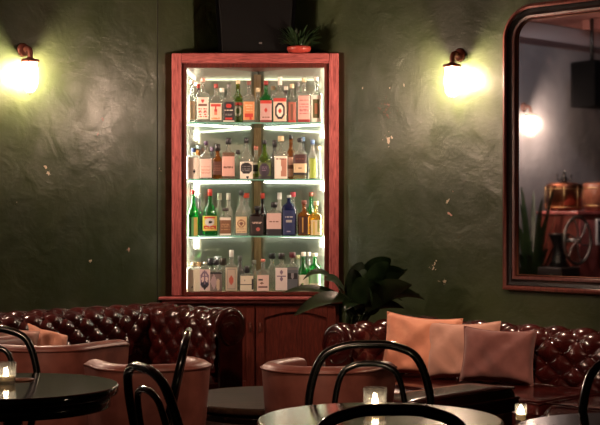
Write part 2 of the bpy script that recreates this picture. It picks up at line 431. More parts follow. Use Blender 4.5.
for s in (-1, 1):
    b = MB(); cx = s*0.29
    b.box((cx-0.255, 0.017, 0.37), (0.06, 0.025, 0.60), 0, bev=0.004); b.box((cx+0.255, 0.017, 0.37), (0.06, 0.025, 0.60), 0, bev=0.004)
    b.box((cx, 0.017, 0.10), (0.45, 0.025, 0.07), 0, bev=0.004)
    b.box((cx, 0.021, 0.36), (0.45, 0.012, 0.50), 0)
    # arched top rail
    pts = []; n = 12
    for i in range(n+1):
        x = -0.225+0.45*i/n; pts.append((x, 0.585+0.045*math.sin(PI*i/n)))
    vs = []
    for x, z in pts: vs += [(cx+x, 0.0045, z), (cx+x, 0.0045, 0.67), (cx+x, 0.029, z), (cx+x, 0.029, 0.67)]
    fs = []
    for i in range(n):
        k = i*4; fs += [(k, k+4, k+5, k+1), (k, k+2, k+6, k+4), (k+1, k+5, k+7, k+3)]
    b.add(vs, fs, 0, False)
    d = b.build('door', MDK, cab)
    b = MB(); hx = cx-s*0.255
    b.box((hx, 0.001, 0.52), (0.018, 0.006, 0.07), 0, bev=0.002)
    b.tube([(hx, -0.002, 0.545), (hx, -0.024, 0.54), (hx, -0.024, 0.50), (hx, -0.002, 0.495)], 0.004, 0, 6)
    b.build('handle', M_brass, d)

# ------------------------------------------------------------------ bottles
PAL = {}
def pc(c):
    key = 'paper_%.2f_%.2f_%.2f' % c
    return P(key, c, 0.6)
W_ = (0.88, 0.84, 0.74); CRM = (0.72, 0.58, 0.36); PK = (0.75, 0.42, 0.34); RD = (0.55, 0.05, 0.04); BK = (0.02, 0.02, 0.025)
GN = (0.05, 0.22, 0.08); OR = (0.72, 0.30, 0.12); BR = (0.20, 0.09, 0.06); NV = (0.03, 0.05, 0.14); YL = (0.70, 0.55, 0.15); GY = (0.22, 0.22, 0.22)
LG = (0.45, 0.55, 0.15); PU = (0.22, 0.16, 0.24)
def hit(sh, u, v):
    k = sh[0]
    if k == 'r': return sh[1] <= u <= sh[3] and sh[2] <= v <= sh[4]
    if k == 'e': return ((u-sh[1])/sh[3])**2+((v-sh[2])/sh[4])**2 <= 1
    if k == 'o': q = ((u-sh[1])/sh[3])**2+((v-sh[2])/sh[4])**2; return 0.5 <= q <= 1
    if k == 't':   # rows of tiny print
        return sh[1] <= u <= sh[3] and sh[2] <= v <= sh[4] and int((v-sh[2])/(sh[4]-sh[2])*sh[5]*2) % 2 == 0 and (int(u*22)*7+int(v*37)*3) % 5 != 0
    if k == 'd': return abs(u-sh[1])/sh[3]+abs(v-sh[2])/sh[4] <= 1
    return False
BODY = {'clear': ((0.93, 0.95, 0.92), 0.17, (0.9, 0.92, 0.85)), 'green': ((0.10, 0.60, 0.20), 0.22, (0.03, 0.42, 0.12)),
        'olive': ((0.45, 0.66, 0.10), 0.22, (0.22, 0.36, 0.04)), 'black': ((0.03, 0.02, 0.02), 0.6, (0.015, 0.01, 0.01)),
        'blue': ((0.04, 0.08, 0.30), 0.5, (0.02, 0.05, 0.20)), 'amber': ((0.85, 0.45, 0.12), 0.22, (0.6, 0.26, 0.06)),
        'brown': ((0.42, 0.16, 0.05), 0.4, (0.20, 0.07, 0.03)), 'frost': ((0.85, 0.88, 0.84), 0.45, (0.9, 0.92, 0.85)), 'gold': ((0.95, 0.80, 0.30), 0.2, (0.8, 0.62, 0.2)),
        'smoke': ((0.55, 0.56, 0.58), 0.25, (0.4, 0.4, 0.42))}
def bottle(px, base_y, zs, wpx, topy, body, label, cap=BK, caph=0.03, sq=2, lab=None, lv=(0.12, 0.88), lw=0.86, row=0, neck=0.32, sh='round', fill=None, capr=1.15, group=None, depth=None, dy=0):
    Y = KY+0.105+row*0.085+dy
    s = 1400/Y
    X = (px-300)/s; Wd = wpx/s
    h = (1.37-(topy-208)/s)-zs
    h = max(h, 0.10)
    D = depth if depth else (Wd if sq < 3 else Wd*0.72)
    D = min(D, 0.095)
    root = thing('bottle', label, 'bottle', (X, Y, zs), 0, group)
    rn = 0.0145
    hn = neck*h                       # neck length incl cap
    hb = h-hn
    rW, rD = Wd/2, D/2
    shn = {'round': [(1.0, .78), (.97, .84), (.86, .91), (.62, .97)], 'square': [(1.0, .88), (.98, .92), (.85, .965), (.5, .995)],
           'slope': [(1.0, .62), (.93, .72), (.74, .86), (.5, .96)]}[sh]
    rings = [(0.90, 0.0, sq), (0.985, 0.012, sq), (1.0, 0.03, sq)]
    rings += [(f, q, 2+(sq-2)*max(0, f-0.5)*2) for f, q in shn]
    prof = []; sx = []; sy = []; ex = []
    for f, q, e in rings:
        prof.append((1.0, q*hb)); ex.append(e)
        k = max(f, 0.0)
        sx.append(max(rW*f, rn)); sy.append(max(rD*f, rn))
    for q in (1.03, ):
        prof.append((1.0, hb*q)); ex.append(2); sx.append(rn); sy.append(rn)
    prof.append((1.0, h-caph)); ex.append(2); sx.append(rn*0.95); sy.append(rn*0.95)
    b = MB(); b.lathe(prof, 0, 20, sx=sx, sy=sy, exp=ex)
    t, hz, hc = BODY[body]
    b.build('glass_body', glass('bottle_'+body, t, hz, 0.2, hc), root)
    b = MB(); r_ = rn*capr
    b.lathe([(r_*0.9, h-caph), (r_, h-caph+0.002), (r_, h-0.003), (r_*0.85, h)], 0, 14)
    cm = P('cap_%.2f_%.2f_%.2f' % cap, cap, 0.35)
    b.build('cap', cm, root)
    if fill:
        fc, lvl = fill; hl = hb*lvl; k = 0.90
        pr = [(1, 0.006), (1, 0.02)]; fx = [rW*k*.95, rW*k]; fy = [rD*k*.95, rD*k]; fe = [sq, sq]
        for f, q in shn:
            if q < lvl: pr.append((1, q*hb)); fx.append(rW*f*k); fy.append(rD*f*k); fe.append(2+(sq-2)*max(0, f-.5)*2)
        pr.append((1, hl)); fx.append(fx[-1]); fy.append(fy[-1]); fe.append(fe[-1])
        b = MB(); b.lathe(pr, 0, 18, sx=fx, sy=fy, exp=fe)
        t, hz, hc = BODY[fc]; b.build('liquid', glass('liquid_'+fc, t, hz, 0.0, hc), root)
    if lab:
        bg, shapes = lab
        cols = [bg]+[q[-1] for q in shapes]; uc = []
        for c in cols:
            if c not in uc: uc.append(c)
        top = shn[0][1]*hb; z0, z1 = lv[0]*top, lv[1]*top+0.06*top
        z1 = min(z1, top)
        NU, NV_ = 16, 20
        def fn(u, v):
            x = (u-0.5)*lw*Wd
            y = -rD*(max(0, 1-abs(x/rW)**sq))**(1/sq)-0.0012
            return (x, y, z0+(z1-z0)*v)
        def fm(i, j):
            u, v = (i+.5)/NU, (j+.5)/NV_; r = 0
            for q in shapes:
                if hit(q, u, v): r = uc.index(q[-1])
            return r
        b = MB(); b.grid(fn, NU, NV_, fmi=fm)
        b.build('paper_label', [pc(c) for c in uc], root, recalc=False)
    return root
G1_, G2_, G3_, G4_ = ('bottles on the top shelf', 'bottles on the second shelf', 'bottles on the third shelf', 'bottles on the cabinet floor')
L1 = [  # px, width, top, body, label, kwargs
 (192, 9, 80, 'clear', 'slim clear bottle at the left end of the top shelf, pale cream label', dict(cap=W_, lab=(CRM, [('r', .3, .1, .7, .8, (.6, .55, .35))]))),
 (203, 12.5, 78, 'clear', 'square clear bottle with white label of red blocks, second from left on top shelf', dict(cap=PK, sq=5, sh='square', lab=(W_, [('t', .12, .08, .88, .56, 4, RD), ('r', .44, .08, .56, .56, W_), ('r', .1, .62, .9, .68, BR), ('e', .5, .84, .12, .07, RD)]))),
 (216, 12.5, 84, 'clear', 'clear bottle with pale label showing a red standing figure on top shelf', dict(cap=(.35, .05, .04), sq=4, lab=((.82, .66, .52), [('r', .05, .82, .95, .93, RD), ('e', .5, .55, .14, .16, RD), ('e', .5, .74, .08, .06, RD), ('r', .38, .28, .62, .5, (.7, .25, .15)), ('t', .1, .04, .9, .2, 2, OR)]))),
 (229, 12, 84, 'clear', 'clear bottle with arched black label and red seal on top shelf', dict(cap=GY, sq=4, lab=(BK, [('r', 0, 0, 1, .06, W_), ('e', .5, .80, .24, .11, RD), ('t', .15, .55, .85, .64, 1, W_), ('t', .2, .28, .8, .46, 2, GY), ('r', .2, .12, .8, .2, RD)]), lv=(.05, .95))),
 (249, 12, 81, 'clear', 'clear bottle with orange label and red foot band left of the corner post', dict(cap=(.25, .1, .08), sq=4, lab=(OR, [('r', .1, .16, .9, .34, RD), ('t', .2, .5, .8, .9, 3, CRM), ('r', .55, 0, .72, .2, RD)]))),
 (266, 12, 81, 'green', 'green glass bottle with pink and red label on top shelf', dict(cap=(.3, .03, .03), sq=4, lab=((.62, .40, .38), [('r', 0, .86, 1, 1, RD), ('d', .5, .55, .14, .10, RD), ('r', 0, 0, 1, .12, (.2, .04, .04)), ('t', .15, .2, .85, .36, 2, BR)]), lv=(.02, .98), lw=.9)),
 (280, 14, 77, 'clear', 'broad clear bottle with black oval ring label on top shelf', dict(cap=W_, caph=.06, sq=4, lab=((.80, .60, .46), [('r', 0, .86, 1, 1, RD), ('e', .5, .45, .40, .36, BK), ('e', .5, .45, .27, .26, W_), ('d', .5, .45, .12, .14, RD)]), lv=(.05, .98))),
 (292, 9, 84, 'clear', 'narrow clear bottle with dark red label right of the black oval one on top shelf', dict(cap=CRM, sq=3, lab=((.45, .14, .10), [('r', .3, .1, .6, .9, BR), ('r', 0, 0, 1, .1, RD)]), lv=(.02, .98))),
 (304, 13, 78, 'clear', 'clear bottle with pink printed label and dark red foot on top shelf', dict(cap=CRM, sq=4, sh='square', lab=((.80, .45, .40), [('t', .1, .3, .9, .9, 5, (.55, .2, .2)), ('r', 0, 0, 1, .1, (.3, .03, .03))]), lv=(.02, .98))),
 (316.5, 11, 77, 'clear', 'clear bottle with dark green picture label at right end of the top shelf', dict(cap=W_, sq=5, sh='square', lab=(W_, [('r', .15, .15, .75, .85, (.10, .10, .04)), ('r', .3, .3, .6, .7, (.30, .12, .06))]), lv=(.02, .98))),
]
L1b = [
 (198, 8, 84, 'smoke', 'smoky bottle with red cap behind the two leftmost on top shelf', dict(cap=RD, row=1)),
 (238, 10, 80, 'olive', 'olive bottle with round white ring label standing back on top shelf', dict(cap=CRM, row=1, lab=((.12, .18, .05), [('e', .5, .5, .4, .28, W_), ('e', .5, .5, .22, .16, (.15, .25, .08)), ('r', 0, .8, 1, .95, RD)]))),
 (222, 9, 88, 'clear', 'plain clear bottle behind the red figure label on top shelf', dict(cap=W_, row=1)),
 (258, 8, 88, 'clear', 'slim clear bottle behind the green glass one on top shelf', dict(cap=CRM, row=1)),
 (273, 8, 86, 'clear', 'clear bottle with tan cap behind the broad one on top shelf', dict(cap=(.5, .35, .2), row=1.6)),
 (298, 9, 82, 'clear', 'clear bottle with silver cap standing back right on top shelf', dict(cap=GY, row=1)),
 (286, 9, 86, 'smoke', 'smoky bottle with white cap right of the black oval label, set back', dict(cap=W_, row=2)),
]
L2 = [
 (193.5, 13, 148, 'frost', 'short frosted bottle with small dot at left end of second shelf', dict(cap=NV, sq=4, sh='square', neck=.22, lab=((.82, .76, .66), [('e', .62, .35, .10, .08, BK)]), lv=(.02, .98))),
 (206, 13, 141, 'clear', 'clear bottle with pale pink label and dark cap on second shelf', dict(cap=(.08, .05, .1), sq=3, lab=((.82, .62, .55), [('t', .1, .2, .9, .7, 3, PK)]), lv=(.08, .98))),
 (217.5, 10, 144, 'amber', 'small amber bottle with dark brown label and tall black cap', dict(cap=BK, caph=.05, sq=3, capr=1.5, neck=.36, lab=((.10, .04, .03), [('t', .1, .3, .9, .8, 3, BR)]), lv=(.25, .98))),
 (228.5, 12.5, 138, 'clear', 'clear bottle of golden spirit with pink label and black cap on second shelf', dict(cap=BK, caph=.045, capr=1.5, sq=4, sh='square', fill=('amber', .95), lab=((.72, .42, .36), [('t', .1, .4, .9, .6, 1, BR)]), lv=(.12, .86), lw=.94)),
 (246.5, 13, 138, 'clear', 'clear bottle with black eight-sided label on second shelf', dict(cap=BK, caph=.035, sq=3, sh='slope', lab=(W_, [('e', .5, .62, .46, .34, BK), ('t', .2, .45, .8, .8, 4, GY), ('e', .6, .08, .09, .07, BK)]), lv=(.02, .98), lw=.92)),
 (264.5, 12.5, 140, 'olive', 'olive green bottle with dark oval label, right of the corner post', dict(cap=BK, sq=2.5, sh='slope', lab=((.10, .14, .03), [('e', .5, .55, .42, .42, (.04, .03, .05)), ('t', .3, .5, .7, .8, 3, PU), ('r', 0, 0, 1, .22, (.03, .03, .03))]), lv=(.0, .98), lw=.92, fill=('olive', .8))),
 (281, 14, 136, 'clear', 'clear decanter bottle with fluted glass stopper and white brown label', dict(cap=CRM, caph=.04, capr=1.6, sq=4, lab=(W_, [('r', .5, .1, .95, .9, (.5, .25, .18)), ('t', .1, .85, .9, 1, 1, BR), ('e', .3, .45, .25, .3, (.9, .88, .8))]), lv=(.02, .98))),
 (300, 13, 138, 'clear', 'bottle of golden spirit with black upper and cream lower label on second shelf', dict(cap=BK, capr=1.4, sq=4, sh='square', fill=('gold', .5), lab=(CRM, [('r', 0, .55, 1, 1, (.07, .03, .03)), ('t', .15, .68, .85, .85, 2, BR), ('r', 0, 0, 1, .08, BK), ('t', .4, .3, .6, .42, 1, BR)]), lv=(.18, .98), lw=.94)),
 (312.5, 9, 140, 'clear', 'narrow clear bottle with yellow green stripe label and blue cap', dict(cap=(.10, .16, .30), sq=3, lab=(LG, [('r', .3, 0, .7, 1, (.3, .42, .05)), ('r', 0, .3, .15, .6, BK)]), lv=(.05, .95), lw=.7)),
]
L2b = [
 (238, 9, 150, 'clear', 'low clear bottle with black cap behind the golden one on second shelf', dict(cap=BK, row=1, neck=.25)),
 (256, 9, 146, 'clear', 'small clear bottle with square black label and reddish stopper by the post', dict(cap=(.45, .15, .1), row=1, lab=(W_, [('r', .1, .4, .9, .85, BK), ('r', 0, 0, 1, .25, LG)]), lw=.95)),
 (274.5, 8, 140, 'smoke', 'smoky bottle with tall black cap behind the decanter on second shelf', dict(cap=BK, caph=.05, row=1.6)),
 (291, 9, 135, 'amber', 'slim amber bottle with black cap between the decanter and the two-part label', dict(cap=BK, row=1, lab=(PK, [('r', 0, .4, 1, .6, BR)]))),
 (303, 9, 137, 'smoke', 'smoky bottle with blue cap behind the two-part label on second shelf', dict(cap=(.12, .2, .35), row=1.2)),
 (319, 7, 146, 'clear', 'small clear bottle with pale cap at right end of second shelf', dict(cap=CRM, row=.3)),
 (212, 8, 147, 'smoke', 'smoky bottle with purple cap behind the amber one on second shelf', dict(cap=PU, row=1)),
 (198.5, 8, 145, 'amber', 'pinkish amber bottle peeking over the frosted one on second shelf', dict(cap=(.2, .25, .25), row=.9)),
]
L3 = [
 (193, 11, 190, 'green', 'green bottle with red cap at left end of third shelf', dict(cap=RD, dy=-.008, sh='slope', lab=((.10, .35, .12), [('r', .6, 0, 1, 1, YL)]), lv=(.0, .9))),
 (210, 14, 189, 'green', 'large green bottle with yellow label and red cap on third shelf', dict(cap=RD, caph=.05, sh='slope', lab=(YL, [('r', .08, .08, .92, .34, RD), ('e', .5, .58, .34, .26, (.65, .66, .66)), ('e', .55, .58, .12, .1, BK), ('r', .1, .84, .9, .96, RD), ('t', .15, .12, .85, .3, 2, YL)]), lv=(.25, 1.0), lw=.96)),
 (225.5, 11, 208, 'clear', 'squat clear bottle with brown picture label on third shelf', dict(cap=(.05, .04, .04), caph=.022, capr=1.7, sq=5, sh='square', neck=.25, lab=((.22, .11, .06), [('r', 0, .85, 1, 1, W_), ('t', .1, .3, .9, .7, 3, (.45, .28, .15)), ('r', 0, 0, 1, .12, W_)]), lv=(.02, .98), lw=.94)),
 (241.5, 12, 190.5, 'clear', 'clear bottle with ornate beige label and black cap on third shelf', dict(cap=BK, caph=.035, capr=1.3, sq=3, sh='slope', lab=(CRM, [('o', .5, .62, .36, .22, (.35, .2, .12)), ('d', .5, .62, .2, .12, BR), ('t', .1, .16, .9, .36, 3, (.45, .3, .2)), ('r', 0, 0, 1, .08, GY)]), lv=(.05, .98))),
 (257, 14, 206, 'black', 'squat black bottle with small red emblem on third shelf', dict(cap=BK, caph=.03, capr=1.4, sq=4, sh='square', neck=.26, lab=((.025, .02, .02), [('t', .15, .62, .85, .74, 1, (.5, .4, .35)), ('e', .6, .3, .14, .12, (.45, .12, .10))]), lv=(.05, .98))),
 (274, 14, 202, 'clear', 'square clear bottle with pink upper label and black base on third shelf', dict(cap=BK, caph=.04, capr=1.7, sq=6, sh='square', neck=.24, lab=((.72, .52, .48), [('r', 0, 0, 1, .28, (.03, .03, .04)), ('t', .1, .6, .9, .75, 1, BR)]), lv=(.0, .98), lw=.96)),
 (289, 14, 195, 'blue', 'dark blue broad-shouldered bottle with pale lettering on third shelf', dict(cap=(.5, .55, .55), caph=.02, sq=3, neck=.2, lab=((.02, .035, .12), [('t', .2, .72, .8, .82, 1, (.5, .5, .55)), ('r', .28, .5, .72, .62, (.45, .45, .42)), ('t', .3, .1, .7, .2, 1, (.3, .3, .4))]), lv=(.05, .98), lw=.8)),
 (304, 12, 200, 'amber', 'dark amber bottle with gold shoulders and brown cap on third shelf', dict(cap=(.18, .06, .04), capr=1.4, sq=3, fill=('brown', .8), lab=((.05, .02, .015), [('r', .3, .1, .42, .95, (.5, .3, .08)), ('r', .85, 0, 1, 1, (.6, .4, .1))]), lv=(.08, .98), lw=.8)),
 (316, 12, 201, 'gold', 'golden yellow bottle at right end of third shelf', dict(cap=CRM, capr=1.4, sq=2.5, fill=('gold', .9), lab=((.85, .75, .45), [('r', .2, 0, .4, .9, YL), ('r', .6, .2, .8, 1, LG)]), lv=(.05, .8), lw=.8)),
]
L3b = [
 (199, 9, 193, 'smoke', 'silvery bottle behind the leftmost green one on third shelf', dict(cap=(.6, .6, .62), row=.9, sh='slope')),
 (219.5, 8, 193, 'frost', 'frosted bottle with white cap behind the squat brown label, left of its twin', dict(cap=W_, caph=.05, row=1)),
 (228.5, 8, 193, 'frost', 'frosted bottle with white cap behind the squat brown label, right of its twin', dict(cap=(.85, .84, .8), caph=.05, row=1)),
 (246.5, 9, 193, 'clear', 'clear bottle with bright red cap behind the ornate beige label', dict(cap=(.7, .08, .04), caph=.035, capr=1.5, row=1)),
 (262.5, 10, 193, 'black', 'black bottle with bright red cap behind the squat black one', dict(cap=(.6, .06, .04), caph=.04, row=1.2, sh='slope')),
 (279.5, 8, 192.5, 'frost', 'frosted bottle with tall white stopper behind the black based one', dict(cap=(.85, .85, .82), caph=.05, row=1)),
 (293, 9, 192, 'clear', 'clear bottle with crimson cap behind the dark blue one', dict(cap=(.5, .05, .08), caph=.035, row=1, capr=1.4)),
 (311, 9, 192, 'green', 'dark green bottle with brown cap behind the golden one', dict(cap=(.25, .08, .05), row=.9)),
 (203, 7, 199, 'smoke', 'low smoky bottle with maroon cap left of the large green one', dict(cap=(.2, .05, .08), row=1.6)),
]
L4 = [
 (194, 13, 262, 'frost', 'large pale square bottle at left end of the cabinet floor', dict(cap=(.55, .42, .25), caph=.03, capr=1.6, sq=6, sh='square', neck=.14, lab=((.80, .80, .62), [('e', .4, .18, .06, .05, GY)]), lv=(.0, 1))),
 (205, 12, 262, 'clear', 'clear bottle with black and violet anchor shaped emblem on cabinet floor', dict(cap=W_, caph=.015, sq=5, sh='square', neck=.14, lab=((.72, .60, .58), [('o', .5, .55, .4, .38, PU), ('e', .5, .28, .36, .16, (.04, .04, .07)), ('d', .5, .18, .2, .16, BK), ('r', .45, .3, .55, .95, PU), ('r', .2, .66, .8, .72, PU)]), lv=(.02, .98))),
 (216, 12, 260, 'clear', 'square clear bottle with grey picture label and black stopper on cabinet floor', dict(cap=BK, caph=.035, capr=1.4, sq=6, sh='square', neck=.30, lab=((.20, .17, .16), [('d', .35, .5, .3, .4, (.45, .36, .38)), ('e', .7, .35, .14, .3, (.6, .5, .36)), ('r', 0, .9, 1, 1, BK)]), lv=(.0, 1), lw=.96)),
 (231.5, 12.5, 250, 'clear', 'tall clear bottle with grey framed label and red spot, cabinet floor', dict(cap=(.65, .66, .62), caph=.05, sq=4, sh='square', neck=.34, lab=((.55, .50, .38), [('r', .1, .06, .9, .94, (.34, .33, .28)), ('r', .2, .12, .8, .88, (.55, .46, .38)), ('e', .5, .45, .18, .18, (.5, .12, .08))]), lv=(.03, .98))),
 (247, 14, 266, 'clear', 'low broad clear bottle with black pin lying across its front on cabinet floor', dict(cap=BK, caph=.05, capr=1.3, sq=4, sh='square', neck=.3, lab=((.80, .76, .60), [('r', 0, .38, .95, .45, BK), ('r', .9, .1, 1, .8, BK), ('e', .35, .7, .05, .05, GY)]), lv=(.02, .98))),
 (263, 13, 259, 'clear', 'clear bottle with pink label of black marks on cabinet floor', dict(cap=(.7, .25, .2), caph=.02, sq=4, lab=((.80, .62, .56), [('e', .3, .7, .22, .07, BK), ('e', .4, .48, .14, .06, BR), ('r', .1, .2, .9, .28, (.2, .1, .1)), ('e', .85, .25, .06, .06, BK)]), lv=(.02, .9))),
 (281.5, 13, 253, 'clear', 'clear bottle with white and violet shield label on cabinet floor', dict(cap=BK, caph=.045, capr=1.7, sq=4, sh='square', neck=.30, lab=((.80, .72, .70), [('r', .1, .58, .9, .64, PU), ('d', .5, .8, .18, .12, PU), ('d', .5, .5, .14, .1, PU), ('r', .1, .04, .9, .07, PU)]), lv=(.05, .98))),
 (292.5, 12, 252, 'clear', 'clear bottle with dark slate label and maroon cap on cabinet floor', dict(cap=(.10, .02, .03), caph=.04, capr=1.7, sq=5, sh='square', neck=.30, lab=((.12, .14, .16), [('r', .08, .5, .92, .76, BK), ('e', .5, .63, .14, .14, (.3, .3, .32)), ('r', 0, .88, 1, .94, GY)]), lv=(.02, .98))),
 (303.5, 11, 252, 'green', 'green bottle with white label behind the leaf tip on cabinet floor', dict(cap=W_, caph=.03, capr=1.2, sh='slope', lab=((.80, .82, .66), [('r', .3, .2, .5, .5, (.2, .4, .1)), ('e', .3, .35, .12, .1, BK)]), lv=(.0, .95), lw=.96)),
 (315, 12, 253, 'green', 'green bottle with white cap at right end of the cabinet floor', dict(cap=W_, caph=.025, capr=1.3, neck=.28, lab=((.30, .62, .32), [('r', 0, 0, 1, .4, (.75, .82, .6))]), lv=(.0, .9), lw=.9)),
]
L4b = [
 (210.5, 9, 258, 'clear', 'clear bottle with tall black cap left behind the grey picture label', dict(cap=BK, caph=.05, capr=1.7, row=1)),
 (223, 9, 258, 'clear', 'clear bottle with tall black cap right behind the grey picture label', dict(cap=(.03, .025, .02), caph=.05, capr=1.7, row=1)),
 (240, 9, 256, 'smoke', 'smoky bottle with grey cap behind the tall framed label', dict(cap=GY, row=1)),
 (272, 9, 253, 'clear', 'clear bottle with square black cap behind the pink label of marks', dict(cap=BK, caph=.04, capr=1.8, row=1)),
 (254, 9, 260, 'clear', 'clear bottle with pale cap standing in front of the corner post on cabinet floor', dict(cap=(.4, .4, .38), row=1.4)),
 (298, 8, 255, 'frost', 'frosted bottle with cream cap between the slate label and the green bottle', dict(cap=CRM, row=1)),
 (309, 8, 252, 'clear', 'clear bottle with white cap between the two green bottles', dict(cap=W_, row=1)),
 (199, 8, 262, 'amber', 'amber bottle behind the pale square one on cabinet floor', dict(cap=(.5, .3, .15), row=.8)),
 (218, 8, 256, 'frost', 'frosted bottle with round silver stopper set far back on cabinet floor', dict(cap=(.7, .72, .72), caph=.03, capr=1.8, row=2.3)),
]
for lst, z, g in ((L1, SH[0], G1_), (L1b, SH[0], G1_), (L2, SH[1], G2_), (L2b, SH[1], G2_), (L3, SH[2], G3_), (L3b, SH[2], G3_), (L4, ZB, G4_), (L4b, ZB, G4_)):
    for (px, wp, ty, body, lbl, kw) in lst:
        bottle(px, 0, z+0.0005, wp*1.07, ty, body, lbl, group=g, **kw)

# ------------------------------------------------------------------ on top of the cabinet
sp = thing('loudspeaker', 'large black tapered loudspeaker standing on top of the oak cabinet', 'speaker', (-0.32, 10.21, 2.478-0.028))
b = MB(); wt, wb, hh = 0.30, 0.262, 0.56
def ringz(z, w_, d0=0.0, d1=0.30, k=0.7): return [(-w_, -0.10+d0, z), (w_, -0.10+d0, z), (w_*0.5, 0.20, z), (-w_*0.5, 0.20, z)]
vs = ringz(0.0, wb)+ringz(0.02, wb+.006)+ringz(hh-.02, wt)+ringz(hh, wt-0.01)
fs = [tuple(reversed(range(4))), tuple(range(12, 16))]+[(r*4+i, r*4+(i+1) % 4, (r+1)*4+(i+1) % 4, (r+1)*4+i) for r in range(3) for i in range(4)]
b.add(vs, fs, 0, False)
M_spk = P('black_speaker_coating', (0.0018, 0.0018, 0.002), 0.9, spec=.0)
b.build('enclosure', M_spk, sp)
b = MB(); M_gr = P('perforated_grille', (0.003, 0.003, 0.003), 0.7, 0.0, 0.1); bump(M_gr, tex(M_gr, 'noise', 300, detail=1), 0.5, 0.003)
vs = [(-wb+.02, -.103, .03), (wb-.02, -.103, .03), (wt-.025, -.103, hh-.03), (-wt+.025, -.103, hh-.03), (-wb+.03, -.112, .04), (wb-.03, -.112, .04), (wt-.035, -.112, hh-.04), (-wt+.035, -.112, hh-.04)]
b.add(vs, [(4, 5, 6, 7), (0, 1, 5, 4), (1, 2, 6, 5), (2, 3, 7, 6), (3, 0, 4, 7)], 0, False); b.build('grille', M_gr, sp)
b = MB(); b.box((0.035, -0.114, 0.11), (0.022, 0.004, 0.012), 0, bev=.001); b.build('badge', P('silver_badge', (.6, .6, .6), .3, .9), sp)

def foliage_blade(b, base, tip, width, sag=0.1, up=0.0, n=10, fold=0.25, mi=0, twist=0.0, sidev=None):
    base = Vector(base); tip = Vector(tip); mid = (base+tip)/2+Vector((0, 0, sag)); d = (tip-base).normalized()
    side = Vector(sidev).normalized() if sidev else d.cross(Vector((0, 0, 1)))
    if side.length < 0.1: side = Vector((1, 0, 0))
    side.normalize(); nrm = side.cross(d)
    side = side*math.cos(twist)+nrm*math.sin(twist)
    vs = []
    for i in range(n+1):
        t = i/n; p = base*(1-t)**2+mid*2*t*(1-t)+tip*t*t
        wv = width*(math.sin(PI*min(1, t**0.8))**0.75)*0.5+0.002
        vs += [p-side*wv+Vector((0, 0, fold*wv)), p-side*wv*0.5, p+Vector((0, 0, -fold*wv*0.4)), p+side*wv*0.5, p+side*wv+Vector((0, 0, fold*wv))]
    fs = [(i*5+k, i*5+k+1, (i+1)*5+k+1, (i+1)*5+k) for i in range(n) for k in range(4)]
    b.add(vs, fs, mi, True)
M_pot = P('red_glazed_bowl', (0.38, 0.05, 0.035), 0.3)
bump(M_pot, tex(M_pot, 'noise', 60, detail=2), 0.6, 0.01)
pl = thing('potted_plant', 'small bushy fern in a shiny red bowl on cabinet top', 'plant', ((299-300)/139, 10.07, 2.4775))
b = MB(); b.lathe([(.05, 0), (.078, .012), (.088, .04), (.083, .052), (.076, .05), (.072, .038)], 0, 22); b.build('bowl', M_pot, pl)
b = MB(); rnd = random.Random(3)
for i in range(150):
    a = rnd.uniform(0, 2*PI); r = rnd.uniform(.05, .19); h = rnd.uniform(.02, .16)
    r0 = rnd.uniform(0, .05)
    foliage_blade(b, (r0*math.cos(a), r0*math.sin(a), .036), (r*math.cos(a), r*.8*math.sin(a), .04+h), rnd.uniform(.008, .018), .04, n=5)
b.build('foliage', M_leaf, pl)

# ------------------------------------------------------------------ wall sconces
M_bulb = emit('lit_bulb', (1.0, 0.70, 0.54), 3700)
def sconce(px, py, side, label, loc=None, rz=None, power=42):
    if loc is None:
        t = left_t(px) if side < 0 else right_t(px)
        Y = CY-t; X = CX+side*t; z = 1.37-(py-208)/1400*Y
        loc = (X, Y, z); rz = PI/4 if side < 0 else -PI/4
    r = thing('wall_sconce', label, 'lamp', loc, rz, 'bronze wall sconces')
    # local: wall plane y=0, room is -y
    Mx = Matrix.Rotation(PI/2, 4, 'X')
    b = MB(); b.lathe([(.045, 0), (.045, .008), (.036, .018), (.020, .026)], 0, 20, M=Mx); b.build('back_plate', M_brass, r)
    b = MB(); b.tube(crom([(0, -.015, 0), (0, -.05, .006), (0, -.076, -.006), (0, -.082, -.03), (0, -.082, -.066)], 6), .017, 0, 10); b.build('arm', M_brass, r)
    b = MB(); b.lathe([(.018, -.055), (.026, -.062), (.054, -.068), (.060, -.072), (.060, -.086), (.052, -.088)], 0, 24, c=(0, -.082, 0)); b.build('cap', M_brass, r)
    b = MB(); b.lathe([(.050, -.086), (.050, -.225), (.046, -.25), (.034, -.275), (.015, -.287), (0, -.289)], 0, 24, c=(0, -.082, 0))
    b.build('glass_jar', glass('sconce_glass', (.97, .95, .90), .04, .35), r)
    b = MB()
    for k in range(4):
        a = PI/4+k*PI/2; ca, sa = math.cos(a)*.053, math.sin(a)*.053
        b.tube([(ca, -.082+sa, -.086), (ca, -.082+sa, -.225), (ca*.93, -.082+sa*.93, -.25), (ca*.62, -.082+sa*.62, -.275), (0, -.082, -.295)], .0022, 0, 5)
    b.build('guard', M_brass, r)
    b = MB(); b.lathe([(.010, -.10), (.012, -.12), (.022, -.150), (.025, -.170), (.018, -.190), (0, -.197)], 0, 16, c=(0, -.082, 0)); b.build('bulb', M_bulb, r)
    b = MB(); b.lathe([(.013, -.09), (.013, -.118)], 0, 12, c=(0, -.082, 0)); b.build('bulb_holder', P('cream_bulb_holder', (.5, .45, .35), .5), r)
    return r
sconce(23, 50, -1, 'lit bronze wall sconce with glass jar on green wall left of the cabinet')
sconce(460, 55, 1, 'lit bronze wall sconce on green wall between cabinet and framed mirror')
# the third sconce is seen only in the mirror: on the plastered stretch of the left wall
tt = 2.43
sconce(0, 0, -1, 'lit bronze wall sconce seen reflected in the framed mirror', (CX-tt, CY-tt, 2.31), PI/4, 42)

